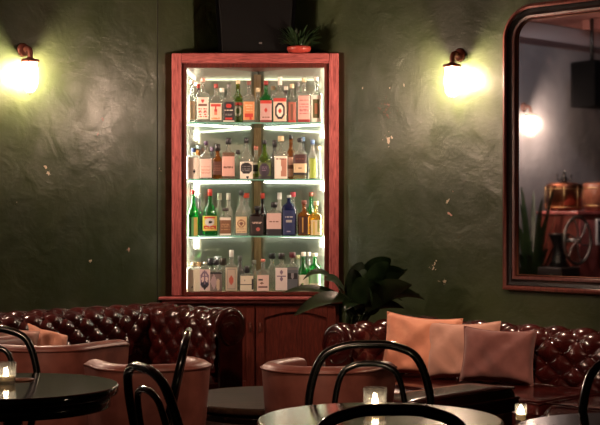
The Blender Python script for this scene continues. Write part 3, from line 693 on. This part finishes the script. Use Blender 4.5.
# ------------------------------------------------------------------ framed mirror on the right wall
sM, zM = onright(506.5, 289.5); zTop = 2.66; Wm = 1.45
mr = thing('framed_mirror', 'large dark wooden framed mirror with rounded top corners on green wall', 'mirror', (CX+sM*R2, CY-sM*R2, zM), -PI/4)
Hm = zTop-zM; rc = 0.22
def frame_path(ins):
    x0, x1, z0, z1 = ins, Wm-ins, ins, Hm-ins; r = max(rc-ins, 0.04); pts = [(x0, z0), (x1, z0)]
    for k in range(11):
        a = k/10*PI/2; pts.append((x1-r+r*math.cos(a), z1-r+r*math.sin(a)))
    for k in range(11):
        a = PI/2+k/10*PI/2; pts.append((x0+r+r*math.cos(a), z1-r+r*math.sin(a)))
    return pts
prof = [(0, 0), (0, .035), (.006, .047), (.020, .050), (.030, .040), (.036, .028), (.055, .022), (.066, .026), (.073, .036), (.088, .034), (.094, .024), (.099, .026), (.103, .014)]
pm = [0, 0, 0, 0, 1, 1, 1, 1, 0, 0, 1, 2]
M_frR = wood('mahogany_frame', (0.05, 0.012, 0.010), (0.20, 0.055, 0.04), 0.28, 'z', 5, 0.5)
M_frD = P('black_frame_channel', (0.010, 0.007, 0.007), 0.25, coat=.4)
M_frG = P('worn_gilt', (0.30, 0.13, 0.08), 0.35, 0.6)
b = MB(); rings = [frame_path(i) for i, _ in prof]; N = len(rings[0])
for k in range(len(prof)-1):
    vs = [(x, -prof[k][1]-.002, z) for x, z in rings[k]]+[(x, -prof[k+1][1]-.002, z) for x, z in rings[k+1]]
    b.add(vs, [(i, (i+1) % N, N+(i+1) % N, N+i) for i in range(N)], pm[k], True)
b.build('frame', [M_frR, M_frD, M_frG], mr, recalc=False)
b = MB(); g = frame_path(.098)
b.add([(x, -.014, z) for x, z in g]+[(x, -.006, z) for x, z in g], [tuple(range(N)), tuple(range(2*N-1, N-1, -1))]+[(i, (i+1) % N, N+(i+1) % N, N+i) for i in range(N)], 0, False)
b.build('mirror_pane', M_mirror, mr)

# ------------------------------------------------------------------ things the mirror shows, by the plastered left wall
def virt(px, Yv, z=0):   # point behind the mirror -> real point in the room
    Xv = (px-300)/1400*Yv; k = CX+CY
    return Vector((k-Yv, k-Xv, z))
# wooden sideboard with urn
p = virt(590, 13.3); 
sb = thing('sideboard', 'red brown wooden sideboard seen in the mirror below the copper urn', 'cabinet', (p.x, p.y, 0), PI/4)
b = MB(); b.box((0, 0, .66), (1.0, .42, 1.30), 0, bev=.01); b.build('carcass', MDK, sb)
b = MB(); b.box((0, -.005, 1.325), (1.06, .46, .03), 0, bev=.006); b.build('top', M_oakx, sb)
for s in (-1, 1):
    b = MB(); b.box((s*.245, -.217, .68), (.46, .016, 1.16), 0, bev=.004); b.build('door', M_oak, sb)
u = virt(566, 13.1); ur = thing('copper_urn', 'copper drum urn with brass straps and ornate finial seen in the mirror', 'urn', (u.x, u.y, 1.3405), PI/4)
b = MB(); b.lathe([(.12, 0), (.16, .01), (.165, .20), (.172, .23), (.165, .25), (.12, .265), (0, .27)], 0, 28); b.build('drum', M_copper, ur)
b = MB()
for z in (.03, .20): b.lathe([(.168, z), (.172, z+.006), (.168, z+.012)], 0, 28)
for k in range(8):
    a = k*PI/4+.2; b.tube([(.17*math.cos(a), .17*math.sin(a), .02), (.176*math.cos(a), .176*math.sin(a), .12), (.172*math.cos(a), .172*math.sin(a), .23)], .006, 0, 6)
b.build('brass_straps', M_gold, ur)
b = MB(); b.lathe([(.035, .268), (.02, .29), (.03, .31), (.012, .33), (.02, .35), (.004, .385), (0, .39)], 0, 14)
for s in (-1, 1):
    b.tube(crom([(0, 0, .29), (s*.05, 0, .295), (s*.09, 0, .285), (s*.11, 0, .30), (s*.112, 0, .335)], 4), .007, 0, 6)
    b.lathe([(0, .33), (.012, .338), (0, .35)], 0, 8, c=(s*.112, 0, 0))
b.build('finial', M_iron, ur)
u = virt(598, 13.45); bx = thing('wooden_cask', 'brown wooden cask beside the copper urn seen in the mirror', 'cask', (u.x, u.y, 1.3405), PI/4)
b = MB(); b.lathe([(.11, 0), (.135, .10), (.14, .15), (.13, .25), (.12, .27), (.11, .268)], 0, 24); b.build('staves', wood('cask_wood', (.07, .02, .01), (.20, .07, .04), .3), bx)
b = MB()
for z in (.05, .22): b.lathe([(.131, z-.008), (.136, z), (.131, z+.010)], 0, 24)
b.build('hoops', M_gold, bx)
# spoked flywheel grinder
u = virt(570, 12.6); fw = thing('iron_flywheel_grinder', 'black iron grinder with spoked flywheel seen in the mirror', 'grinder', (u.x, u.y, 0), PI/4)
b = MB(); b.box((0, .10, .42), (.30, .26, .84), 0, bev=.01); b.build('stand', P('black_painted_stand', (.02, .015, .015), .4), fw)
b = MB(); b.lathe([(.10, .841), (.07, .90), (.05, 1.02), (.09, 1.12), (.10, 1.14)], 0, 18, c=(0, .10, 0)); b.build('hopper', M_iron, fw)
b = MB(); R = .21; pts = [(R*math.cos(a*PI/16), -.10, 1.08+R*math.sin(a*PI/16)) for a in range(32)]
b.tube(pts, .014, 0, 8, closed=True)
for k in range(6):
    a = k*PI/3+.2; b.tube(crom([(0, -.10, 1.08), (.5*R*math.cos(a+.25), -.10, 1.08+.5*R*math.sin(a+.25)), (R*math.cos(a), -.10, 1.08+R*math.sin(a))], 4), .008, 0, 6)
b.tube([(0, -.13, 1.08), (0, .06, 1.08)], .02, 0, 10)
b.build('flywheel', P('polished_iron', (.25, .25, .25), .25, .9), fw)
# palm
u = virt(534, 12.9); pm_ = thing('potted_palm', 'dark palm with long pointed leaves seen at the mirror left edge', 'plant', (u.x, u.y, 0), 0)
b = MB(); b.lathe([(.09, 0), (.12, .3), (.13, .36), (.12, .36), (.115, .33), (0, .33)], 0, 22); b.build('pot', P('dark_pot', (.03, .02, .02), .5), pm_)
b = MB(); rnd = random.Random(11)
for i in range(34):
    a = rnd.uniform(0, 2*PI); r = rnd.uniform(.15, .5); h = rnd.uniform(.5, 1.35)
    tx, ty = r*math.cos(a), r*math.sin(a); q = max(0, (ty-tx)*R2-.10); tx += q*R2; ty -= q*R2
    foliage_blade(b, (0, 0, .33), (tx, ty, .25+h), rnd.uniform(.03, .06), .35, n=8)
b.build('foliage', M_leaf, pm_)
# framed picture
u = virt(596, 13.0); fp = thing('framed_picture', 'small dark picture in pale frame seen in the mirror', 'picture', (u.x, u.y, 1.03), PI/4)
b = MB(); b.box((0, -.1, .12), (.24, .014, .24), 0, bev=.003); b.build('frame', P('pale_frame', (.5, .5, .52), .4), fp)
b = MB(); b.box((0, -.109, .12), (.20, .004, .20)); b.build('print', P('dark_print', (.02, .022, .03), .2), fp)
# black speaker hung from the joists, and its bracket
u = virt(601, 13.0); hs = thing('hanging_speaker', 'black box speaker hung from ceiling seen in the mirror', 'speaker', (u.x, u.y, 2.30), PI/4+.15)
b = MB(); b.box((0, 0, .21), (.46, .30, .42), 0, bev=.01); b.build('enclosure', M_spk, hs)
b = MB(); b.tube([(.10, 0, .42), (.10, 0, CEIL-2.30-.001)], .018, 0, 8); b.build('bracket', M_iron, hs)

# ------------------------------------------------------------------ chesterfield sofas
def chesterfield(label, loc, rz, L, hgt, group, tw):
    # local: x along the back (0..L), y=0 at the wall side, front toward -y, depth 0.95
    r = thing('chesterfield_sofa', label, 'sofa', loc, rz, group)
    Dp = 0.95; ro = 0.105; zc = hgt-ro-0.012
    zs0 = 0.30
    def prof(v):   # v 0..1: inner face bottom -> up -> over the roll -> outer side; returns (depth offset from outer plane, z)
        if v < 0.42:
            t = v/0.42; return (0.245-0.02*t*t, zs0+(zc-zs0)*t)
        a = (v-0.42)/0.58*PI*1.25
        return (0.12+ro*math.cos(a), zc+ro*math.sin(a))
    NVv = 60
    def tuft(u, v, px, pv):
        p = u/px+v/pv; q = u/px-v/pv
        c = (abs(math.sin(PI*p))*abs(math.sin(PI*q)))
        return (0.034 if tw > .18 else 0.026)*(c**0.42)
    lat_v = 0.255 if tw > .18 else 0.21
    def surf(Lx, px):
        def fn(u, v):
            x = u*Lx; y, z = prof(v); y2, z2 = prof(min(1, v+.004)); y1, z1 = prof(max(0, v-.004))
            ty, tz = y2-y1, z2-z1; l = math.hypot(ty, tz) or 1
            ny, nz = tz/l, -ty/l
            fade = min(1, max(0, (1-v)/.12))
            h = tuft(x, v, px, lat_v)*fade
            return x, y+ny*h, z+nz*h
        return fn
    body = [M_ox]
    # back
    f = surf(L, tw)
    b = MB(); b.grid(lambda u, v: (f(u, v)[0], -f(u, v)[1], f(u, v)[2]), int(L/0.0125), NVv)
    b.build('back', body, r)
    b = MB(); b.box((L/2, -0.125, zc/2+.05), (L-.02, .17, zc-.08), 0, bev=.02); b.build('back_panel', body, r)
    # arms
    for s in (0, 1):
        La = Dp-0.12
        g = surf(La, tw)
        def fa(u, v, s=s, g=g):
            d_, o_, z_ = g(u, v)
            return ((o_ if s == 0 else L-o_), -(0.10+d_), z_)
        b = MB(); b.grid(fa, int(La/0.0125), NVv)
        arm = b.build('arm', body, r)
        xo = 0.125 if s == 0 else L-0.125
        b = MB(); b.box((xo, -(0.12+La/2), zc/2+.05), (.20, La-.02, zc-.08), 0, bev=.015)
        b.box((xo, -(0.10+La), zc/2+.03), (.215, .025, zc-.06), 0, bev=.012)
        b.build('arm_panel', body, arm)
        # scroll face: disc with spiral welt
        Mx = Matrix.Translation((0.12 if s == 0 else L-0.12, -(0.10+La)-.004, zc)) @ Matrix.Rotation(PI/2, 4, 'X')
        b = MB(); b.lathe([(0, .020), (.03, .024), (.07, .018), (.105, .012), (.128, .004), (.134, -.02), (.12, -.05)], 0, 32, M=Mx)
        sp_ = [((.012+.1*k/30)*math.cos(k*.36), -(.10+La)-.026+.012*k/30, (.012+.1*k/30)*math.sin(k*.36)) for k in range(31)]
        b.tube([((0.12 if s == 0 else L-0.12)+x, y, zc+z) for x, y, z in sp_], .0055, 0, 6)
        b.build('scroll', body, arm)
    # buttons
    bm_ = MB(); bm_.lathe([(0, 0), (.009, .001), (.011, .004), (.007, .008), (0, .009)], 0, 10)
    proto = None
    for k in range(1, 60):
        for j in range(0, 9):
            # lattice: p,q integers
            p_, q_ = None, None
            x = k*tw/2; v = j*lat_v/2
            if (k+j) % 2 or v > .85 or v < .1 or x < .2 or x > L-.2: continue
            y, z = prof(v); y2, z2 = prof(min(1, v+.004)); ty, tz = y2-y, z2-z; l = math.hypot(ty, tz)
            nv = Vector((0, -tz/l, -ty/l))
            if proto is None: o = proto = bm_.build('button', M_ox, r)
            else:
                o = proto.copy(); COL.objects.link(o)
            o.location = Vector((x, -y, z))+nv*.004; o.rotation_euler = nv.to_track_quat('Z', 'Y').to_euler()
    # seat
    n = 2 if L < 2.1 else 3; wseat = (L-.48)/n
    for k in range(n):
        cx = .24+wseat*(k+.5)
        def fs_(u, v, cx=cx):
            x = (u-.5)*(wseat-.012); y = (v-.5)*.68
            e = (1-(2*u-1)**8)*(1-(2*v-1)**8)
            return (cx+x, -(.245+.36)+y, .235+.085*max(0, e)**.35)
        b = MB(); b.grid(fs_, 28, 28)
        b.box((cx, -.605, .19), (wseat-.012, .68, .09), 0)
        for z in (.31, .24):
            hx, hy = (wseat-.02)/2, .338
            ins = .016 if z > .3 else 0
            b.tube([(cx-hx+ins, -.605-hy+ins, z), (cx+hx-ins, -.605-hy+ins, z), (cx+hx-ins, -.605+hy-ins, z), (cx-hx+ins, -.605+hy-ins, z)], .006, 0, 6, closed=True)
        b.build('seat_cushion', body, r)
    b = MB(); b.box((L/2, -.52, .11), (L-.24, .80, .10), 0, bev=.02); b.build('base', body, r)
    for x in (.12, L-.12):
        for y in (-.12, -.86):
            b = MB(); b.lathe([(.02, 0), (.03, .01), (.034, .03), (.022, .045), (.03, .07)], 0, 14, c=(x, y, 0)); b.build('leg', M_black, r)
    return r
# wall frame positions: distance along wall s, depth d into the room
def wl(s_, d, z=0): return Vector((CX-s_*R2+d*R2, CY-s_*R2-d*R2, z))
def wr(s_, d, z=0): return Vector((CX+s_*R2-d*R2, CY-s_*R2-d*R2, z))
LS, RS = 1.05, 1.66
LL = 2.12
ps = wl(LS+LL, 0.06)
chesterfield('oxblood leather chesterfield sofa along the left green wall', ps, PI/4, LL, 0.705, 'button-tufted chesterfield sofas', .16)
ps = wr(RS, 0.06)
chesterfield('oxblood leather chesterfield sofa below the framed mirror', ps, -PI/4, 2.6, 0.635, 'button-tufted chesterfield sofas', .20)

# ------------------------------------------------------------------ cushions
def cushion(label, mat, loc, rot, w_=.48, h_=.48, t=.13, seed=1):
    rnd = random.Random(seed); ph = [rnd.uniform(0, 6) for _ in range(6)]
    b = MB()
    for sd in (-1, 1):
        def fn(u, v, sd=sd):
            a, c = 2*u-1, 2*v-1
            pin = 1-0.07*(1-c*c)*abs(a)**3; pin2 = 1-0.13*(1-a*a)*abs(c)**3
            x = a*w_/2*pin; z = c*h_/2*pin2
            e = max(0, (1-a**4)*(1-c**4))
            th = t/2*e**.42
            th *= 1+.16*math.sin(4.5*a+ph[0]+2*c)+.09*math.sin(4.5*c+ph[1]-5*a)+.09*math.sin(9*a+ph[2]+c)*math.sin(8*c+ph[3])+.05*math.sin(13*a+ph[4]+5*c)
            return (x, sd*th, z+h_/2)
        b.grid(fn, 26, 26)
    per = []
    for k in range(40):
        q = k/10; sgm = int(q); f = q-sgm; a, c = [(2*f-1, -1), (1, 2*f-1), (1-2*f, 1), (-1, 1-2*f)][sgm]
        pin = 1-0.07*(1-c*c)*abs(a)**3; pin2 = 1-0.13*(1-a*a)*abs(c)**3
        per.append((a*w_/2*pin, 0, c*h_/2*pin2+h_/2))
    root = thing('cushion', label, 'cushion', loc, 0, 'velvet cushions on the sofas'); root.rotation_euler = rot
    b.build('cover', mat, root)
    b = MB(); b.tube(per, .0045, 0, 6, closed=True); b.build('seam', mat, root)
    return root
def at(px, py, Y): return Vector(((px-300)/1400*Y, Y, 1.37-(py-208)/1400*Y))
def sit(px, Y, z): return Vector(((px-300)/1400*Y, Y, z))
cushion('salmon pink cushion leaning against the right sofa arm', M_pinkA, sit(418, 8.66, .325), (-.20, .07, -.30), .48, .385, .16, 1)
cushion('blush cushion wedged between salmon and mauve ones on right sofa', M_pinkB, sit(462, 8.50, .325), (-.22, -.03, -.42), .46, .36, .14, 2)
cushion('mauve pink cushion at the front right of the trio on right sofa', M_mauve, sit(496, 8.33, .325), (-.28, .04, -.28), .44, .335, .15, 3)
cushion('pink cushion at the picture left edge on left sofa', M_pinkB, sit(-2, 8.3, .325), (-.3, .25, .5), .42, .37, .13, 4)
cushion('pink cushion tilted behind the left tub chair on left sofa', M_pinkA, sit(36, 8.85, .325), (-.28, .35, .6), .34, .31, .13, 5)

# ------------------------------------------------------------------ big leafy plant behind the right sofa arm
pb = thing('potted_plant', 'dark broad-leaved plant standing between cabinet and right sofa', 'plant', (.30, 9.36, 0), 0)
b = MB(); b.lathe([(.11, 0), (.15, .30), (.155, .34), (.14, .34), (.135, .31), (0, .31)], 0, 24); b.build('pot', P('dark_clay_pot', (.03, .018, .014), .6), pb)
b = MB()
def leafpx(p0, p1, Y0, Y1, w_, sag, tw=0, sidev=None):
    a = at(*p0, Y0)-Vector((.30, 9.36, 0)); c = at(*p1, Y1)-Vector((.30, 9.36, 0))
    foliage_blade(b, a, c, w_, sag, n=12, fold=.2, twist=tw, sidev=sidev)
    b.tube(crom([(a.x*.15, a.y*.15, .31), ((a.x)*.5, a.y*.5, .31+(a.z-.31)*.6), tuple(a)], 4), .005, 0, 5)
rnd = random.Random(5)
leafpx((350, 302), (283, 293), 9.25, 9.10, .09, .10, .5)
leafpx((352, 300), (294, 316), 9.15, 9.0, .11, .10, .7)
leafpx((347, 304), (303, 280), 9.42, 9.25, .08, .24, .6)
leafpx((352, 305), (325, 280), 9.40, 9.2, .12, .12, .8)
leafpx((350, 310), (362, 262), 9.3, 9.25, .13, .08, 1.2)
leafpx((360, 308), (405, 270), 9.35, 9.15, .15, .15, .8)
leafpx((365, 308), (425, 300), 9.30, 9.10, .16, .14, .7)
leafpx((360, 306), (390, 258), 9.35, 9.2, .16, .12, 1.0)
leafpx((355, 310), (375, 285), 9.2, 9.0, .15, .12, .9)
leafpx((365, 312), (412, 285), 9.2, 9.0, .15, .10, .9)
for i in range(16):
    x0 = rnd.uniform(345, 375); x1 = rnd.uniform(340, 425); y1 = rnd.uniform(262, 312)
    leafpx((x0, 316), (x1, y1), 9.3, rnd.uniform(9.0, 9.3), rnd.uniform(.10, .16), rnd.uniform(.06, .16), rnd.uniform(.3, 1.3))
b.build('foliage', M_leaf, pb)

# ------------------------------------------------------------------ tables
def round_table(label, X, Y, R, H_, mat, group, edge=None, low=False):
    r = thing('round_table', label, 'table', (X, Y, 0), 0, group)
    b = MB(); b.lathe([(R-.02, H_-.035), (R-.004, H_-.032), (R, H_-.024), (R, H_-.008), (R-.004, H_-.001), (R-.008, H_)], 0, 72)
    for k_ in range(1, 3): b.sm[-k_] = False
    b.build('tabletop', mat, r)
    b = MB(); b.lathe([(R-.035, H_-.080), (R-.028, H_-.076), (R-.028, H_-.036), (R-.05, H_-.036)], 0, 60); b.build('apron', edge or M_black, r)
    b = MB(); b.lathe([(.10, H_-.037), (.05, H_-.06), (.035, H_-.10), (.035, .16), (.05, .08), (.07, .045)], 0, 24); b.build('pedestal', M_black, r)
    b = MB(); b.lathe([(.20, 0), (.21, .012), (.19, .025), (.06, .05), (0, .05)], 0, 36); b.build('foot', M_black, r)
    return r
TZ = .74
round_table('round black table with candle at the picture left edge', (13-300)/281, 4.98, .375, TZ, M_table, 'round black bistro tables')
round_table('round mirror-polished table with candle at the lower middle', (380-300)/335, 4.18, .367, TZ, M_table2, 'round black bistro tables')
round_table('dark round table at the lower right with slim candle glass', .97, 3.95, .37, TZ, M_table, 'round black bistro tables')
round_table('low round wooden table between the tub chairs before the cabinet', (272-300)/207, 6.75, .42, .46, M_lowtab, None)

# ------------------------------------------------------------------ candles
M_flame = emit('candle_flame', (1.0, .72, .45), 170)
M_wax = glass('candle_wax', (.9, .8, .65), .97, 0.1, (.95, .85, .70))
def candle(label, X, Y, z, R=.036, h=.075, power=1.0):
    r = thing('candle_glass', label, 'candle', (X, Y, z), 0, 'votive candles on the tables')
    b = MB(); b.lathe([(R*.9, 0), (R*.92, .002), (R, h*.5), (R*1.04, h), (R*.98, h), (R*.93, h*.5), (R*.86, .010), (0, .009)], 0, 28); b.build('glass', M_glass, r)
    b = MB()
    b.lathe([(R*.84, .010), (R*.85, .026), (R*.82, .027), (0, .025)], 0, 20); b.build('wax', M_wax, r)
    b = MB(); b.lathe([(0, .0255), (.008, .028), (.0095, .034), (.006, .043), (.0025, .050), (0, .054)], 0, 10); b.build('flame', M_flame, r)
    return r
candle('lit votive candle in clear glass on the middle black table', (375-300)/1400*4.32, 4.32, TZ+.0005)
candle('lit votive candle in clear glass on the left black table', (6-300)/1400*5.03, 5.03, TZ+.0005, power=1.0)
candle('small slim lit candle glass on the lower right table', (521-300)/1400*4.10, 4.10, TZ+.0005, .017, .055, .4)
co = MB(); co.lathe([(.045, 0), (.047, .002), (.045, .004), (0, .004)], 0, 24)
tag(co.build('disk', P('brown_disk', (.25, .09, .05), .6), loc=((20-300)/1400*5.09, 5.09+.03, TZ+.0005)), 'round brown coaster behind the left candle', 'disk')  # small flat brown round on the tabletop

# ------------------------------------------------------------------ bentwood chairs
def chair_mesh():
    r = thing('bentwood_chair', 'x', 'chair')
    # local: seat centre at origin, back toward +y, sitter faces -y
    def hoop(w0, w1, ztop, y0, rake, zs):
        pts = [(-w0, y0, zs), (-w1*.98, y0+rake*.35, zs+(ztop-zs)*.38), (-w1, y0+rake*.62, zs+(ztop-zs)*.64), (-w1*.80, y0+rake*.9, zs+(ztop-zs)*.90), (-w1*.42, y0+rake, ztop-.006),
               (0, y0+rake*1.02, ztop)]
        pts += [(-x, y, z) for x, y, z in reversed(pts[:-1])]
        return crom(pts, 7)
    b = MB(); b.tube(hoop(.165, .205, .90, .17, .10, .44), .0145, 0, 10); b.build('outer_hoop', M_black, r)
    b = MB(); b.tube(hoop(.085, .120, .835, .185, .075, .46), .0105, 0, 8); b.build('inner_hoop', M_black, r)
    b = MB(); b.lathe([(.19, .435), (.205, .44), (.208, .455), (.20, .468), (.185, .470), (.17, .462), (0, .460)], 0, 40); b.build('seat', M_black, r)
    b = MB(); b.tube([(.155*math.cos(k*PI/16), .155*math.sin(k*PI/16), .22) for k in range(32)], .009, 0, 8, closed=True); b.build('leg_ring', M_black, r)
    for sx in (-1, 1):
        b = MB(); b.tube(crom([(sx*.165, .17, .44), (sx*.17, .185, .22), (sx*.19, .24, 0.002)], 5), .0145, 0, 8); b.build('leg', M_black, r)
        b = MB(); b.tube(crom([(sx*.145, -.135, .435), (sx*.16, -.15, .22), (sx*.175, -.175, .002)], 5), .0145, 0, 8); b.build('leg', M_black, r)
    return r
ch = chair_mesh()
def place_chair(X, Y, rz, label, first=False):   # X, Y = where the top of the back stands
    o = ch if first else copy_tree(ch)
    R_ = Matrix.Rotation(rz, 3, 'Z') @ Vector((0, .27, 0))
    o.location = (X-R_.x, Y-R_.y, 0); o.rotation_euler = (0, 0, rz)
    o['label'] = label; o['category'] = 'chair'; o['group'] = 'black bentwood chairs'
place_chair((369-300)/290, 4.82, 0, 'black bentwood chair behind the middle table, facing out', True)
place_chair((392-300)/430, 3.26, PI, 'black bentwood chair nearest the front, only its hoop top showing')
place_chair((-17-300)/258, 5.45, .1, 'black bentwood chair behind the left table at the picture edge')
place_chair((188-300)/264, 5.30, -1.52, 'black bentwood chair seen edge-on beside the left table')
place_chair((143-300)/340, 4.12, 2.03, 'black bentwood chair turned three quarters right of the left table')
place_chair((643-300)/318, 4.42, .12, 'black bentwood chair at the right picture edge')

# ------------------------------------------------------------------ tub armchairs
def tub(label, X, Y, rz, w_=.66, d_=.62, top=.72, arm=.70, group='tan leather tub armchairs', flare=.05):
    # local: back toward +y, sitter faces -y
    r = thing('tub_armchair', label, 'armchair', (X, Y, 0), rz, group)
    def path(t):   # t 0..1 from right front arm round the back to left front arm
        hw, hd, q = w_/2, d_/2, .20
        L1_ = d_-q; arc = PI/2*q; L2_ = w_-2*q; tot = 2*L1_+2*arc+L2_; s = t*tot
        if s < L1_: return hw, -hd+s, 1, 0
        s -= L1_
        if s < arc: a = s/q; return hw-q+q*math.cos(a), hd-q+q*math.sin(a), math.cos(a), math.sin(a)
        s -= arc
        if s < L2_: return hw-q-s, hd, 0, 1
        s -= L2_
        if s < arc: a = PI/2+s/q; return -hw+q+q*math.cos(a), hd-q+q*math.sin(a), math.cos(a), math.sin(a)
        s -= arc; return -hw, hd-q-s, -1, 0
    th = .085
    prof = [(-.02, .09), (0, .12), (flare*.6, .45), (flare, .0), (flare-.004, .012), (flare-.022, .024), (flare-.045, .028), (flare-.07, .022), (flare-th+.004, .008), (flare-th, -.02), (-th, .38), (-th, .30), (-th, .12)]
    nz = [0, 0, 0, 1, 1, 1, 1, 1, 1, 1, 0, 0, 0]
    NU = 72
    def fn(u, v):
        k = v*(len(prof)-1); i = int(round(k)); o_, z_ = prof[i]
        x, y, nx, ny = path(u)
        tp = arm+(top-arm)*max(0, math.sin(PI*u))**.6 - .028
        z = z_+tp-.0 if nz[i] else (z_ if z_ < .44 else tp*.62)
        return x+nx*o_, y+ny*o_, z
    b = MB(); b.grid(fn, NU, len(prof)-1)
    for u in (0, 1):    # arm ends
        vs = [fn(u, i/(len(prof)-1)) for i in range(len(prof))]; b.add(vs, [tuple(range(len(prof)))], 0, False)
    b.build('shell', M_tan, r)
    b = MB()   # piping round the outer top edge
    pts = []
    for k in range(NU+1):
        x, y, z = fn(k/NU, 3/(len(prof)-1)); pts.append((x, y, z+.004))
    b.tube(pts, .0055, 0, 6); b.build('piping', M_tan, r)
    def fs_(u, v):
        x = (u-.5)*(w_-2*th+.02); y = (v-.5)*(d_-.05)-.025; e = max(0, (1-(2*u-1)**6)*(1-(2*v-1)**6))
        return x, y, .34+.09*e**.4
    b = MB(); b.grid(fs_, 20, 20); b.box((0, -.03, .26), (w_-2*th+.02, d_-.05, .16)); b.build('seat_cushion', M_tan, r)
    for sx in (-1, 1):
        for sy in (-1, 1):
            b = MB(); b.lathe([(.014, 0), (.02, .13)], 0, 12, c=(sx*(w_/2-.07), sy*(d_/2-.07), 0)); b.build('leg', M_black, r)
    return r
tub('tan leather tub armchair behind the middle bentwood chair', .10, 5.98, PI-.38, .40, .47)
tub('tan leather tub armchair nearest, in front of the left sofa arm', -.645, 6.05, PI+.32, .40, .46)
tub('tan leather tub armchair behind the left table, beside the pink cushions', -1.30, 6.95, PI-.35, .60, .60)

# low leather bench in front of the right sofa
bn = thing('leather_bench', 'low maroon leather bench in front of the right sofa', 'bench', (.683, 6.69, 0), PI/4)
b = MB()
def fb(u, v):
    x = (u-.5)*.86; y = (v-.5)*.26; e = max(0, (1-(2*u-1)**8)*(1-(2*v-1)**8)); return x, y, .43+.07*e**.35
b.grid(fb, 30, 20); b.box((0, 0, .40), (.86, .26, .06)); 
b.build('padded_top', M_ox, bn)
b = MB(); b.tube([(-.43, -.13, .435), (.43, -.13, .435), (.43, .13, .435), (-.43, .13, .435)], .007, 0, 6, closed=True)
b.tube([(-.41, -.115, .482), (.41, -.115, .482), (.41, .115, .482), (-.41, .115, .482)], .006, 0, 6, closed=True); b.build('piping', M_ox, bn)
b = MB(); b.box((0, 0, .23), (.82, .22, .28), 0, bev=.01); b.build('base', M_tan, bn)
for sx in (-1, 1):
    for sy in (-1, 1):
        b = MB(); b.lathe([(.016, 0), (.022, .09)], 0, 12, c=(sx*.38, sy*.09, 0)); b.build('leg', M_black, bn)
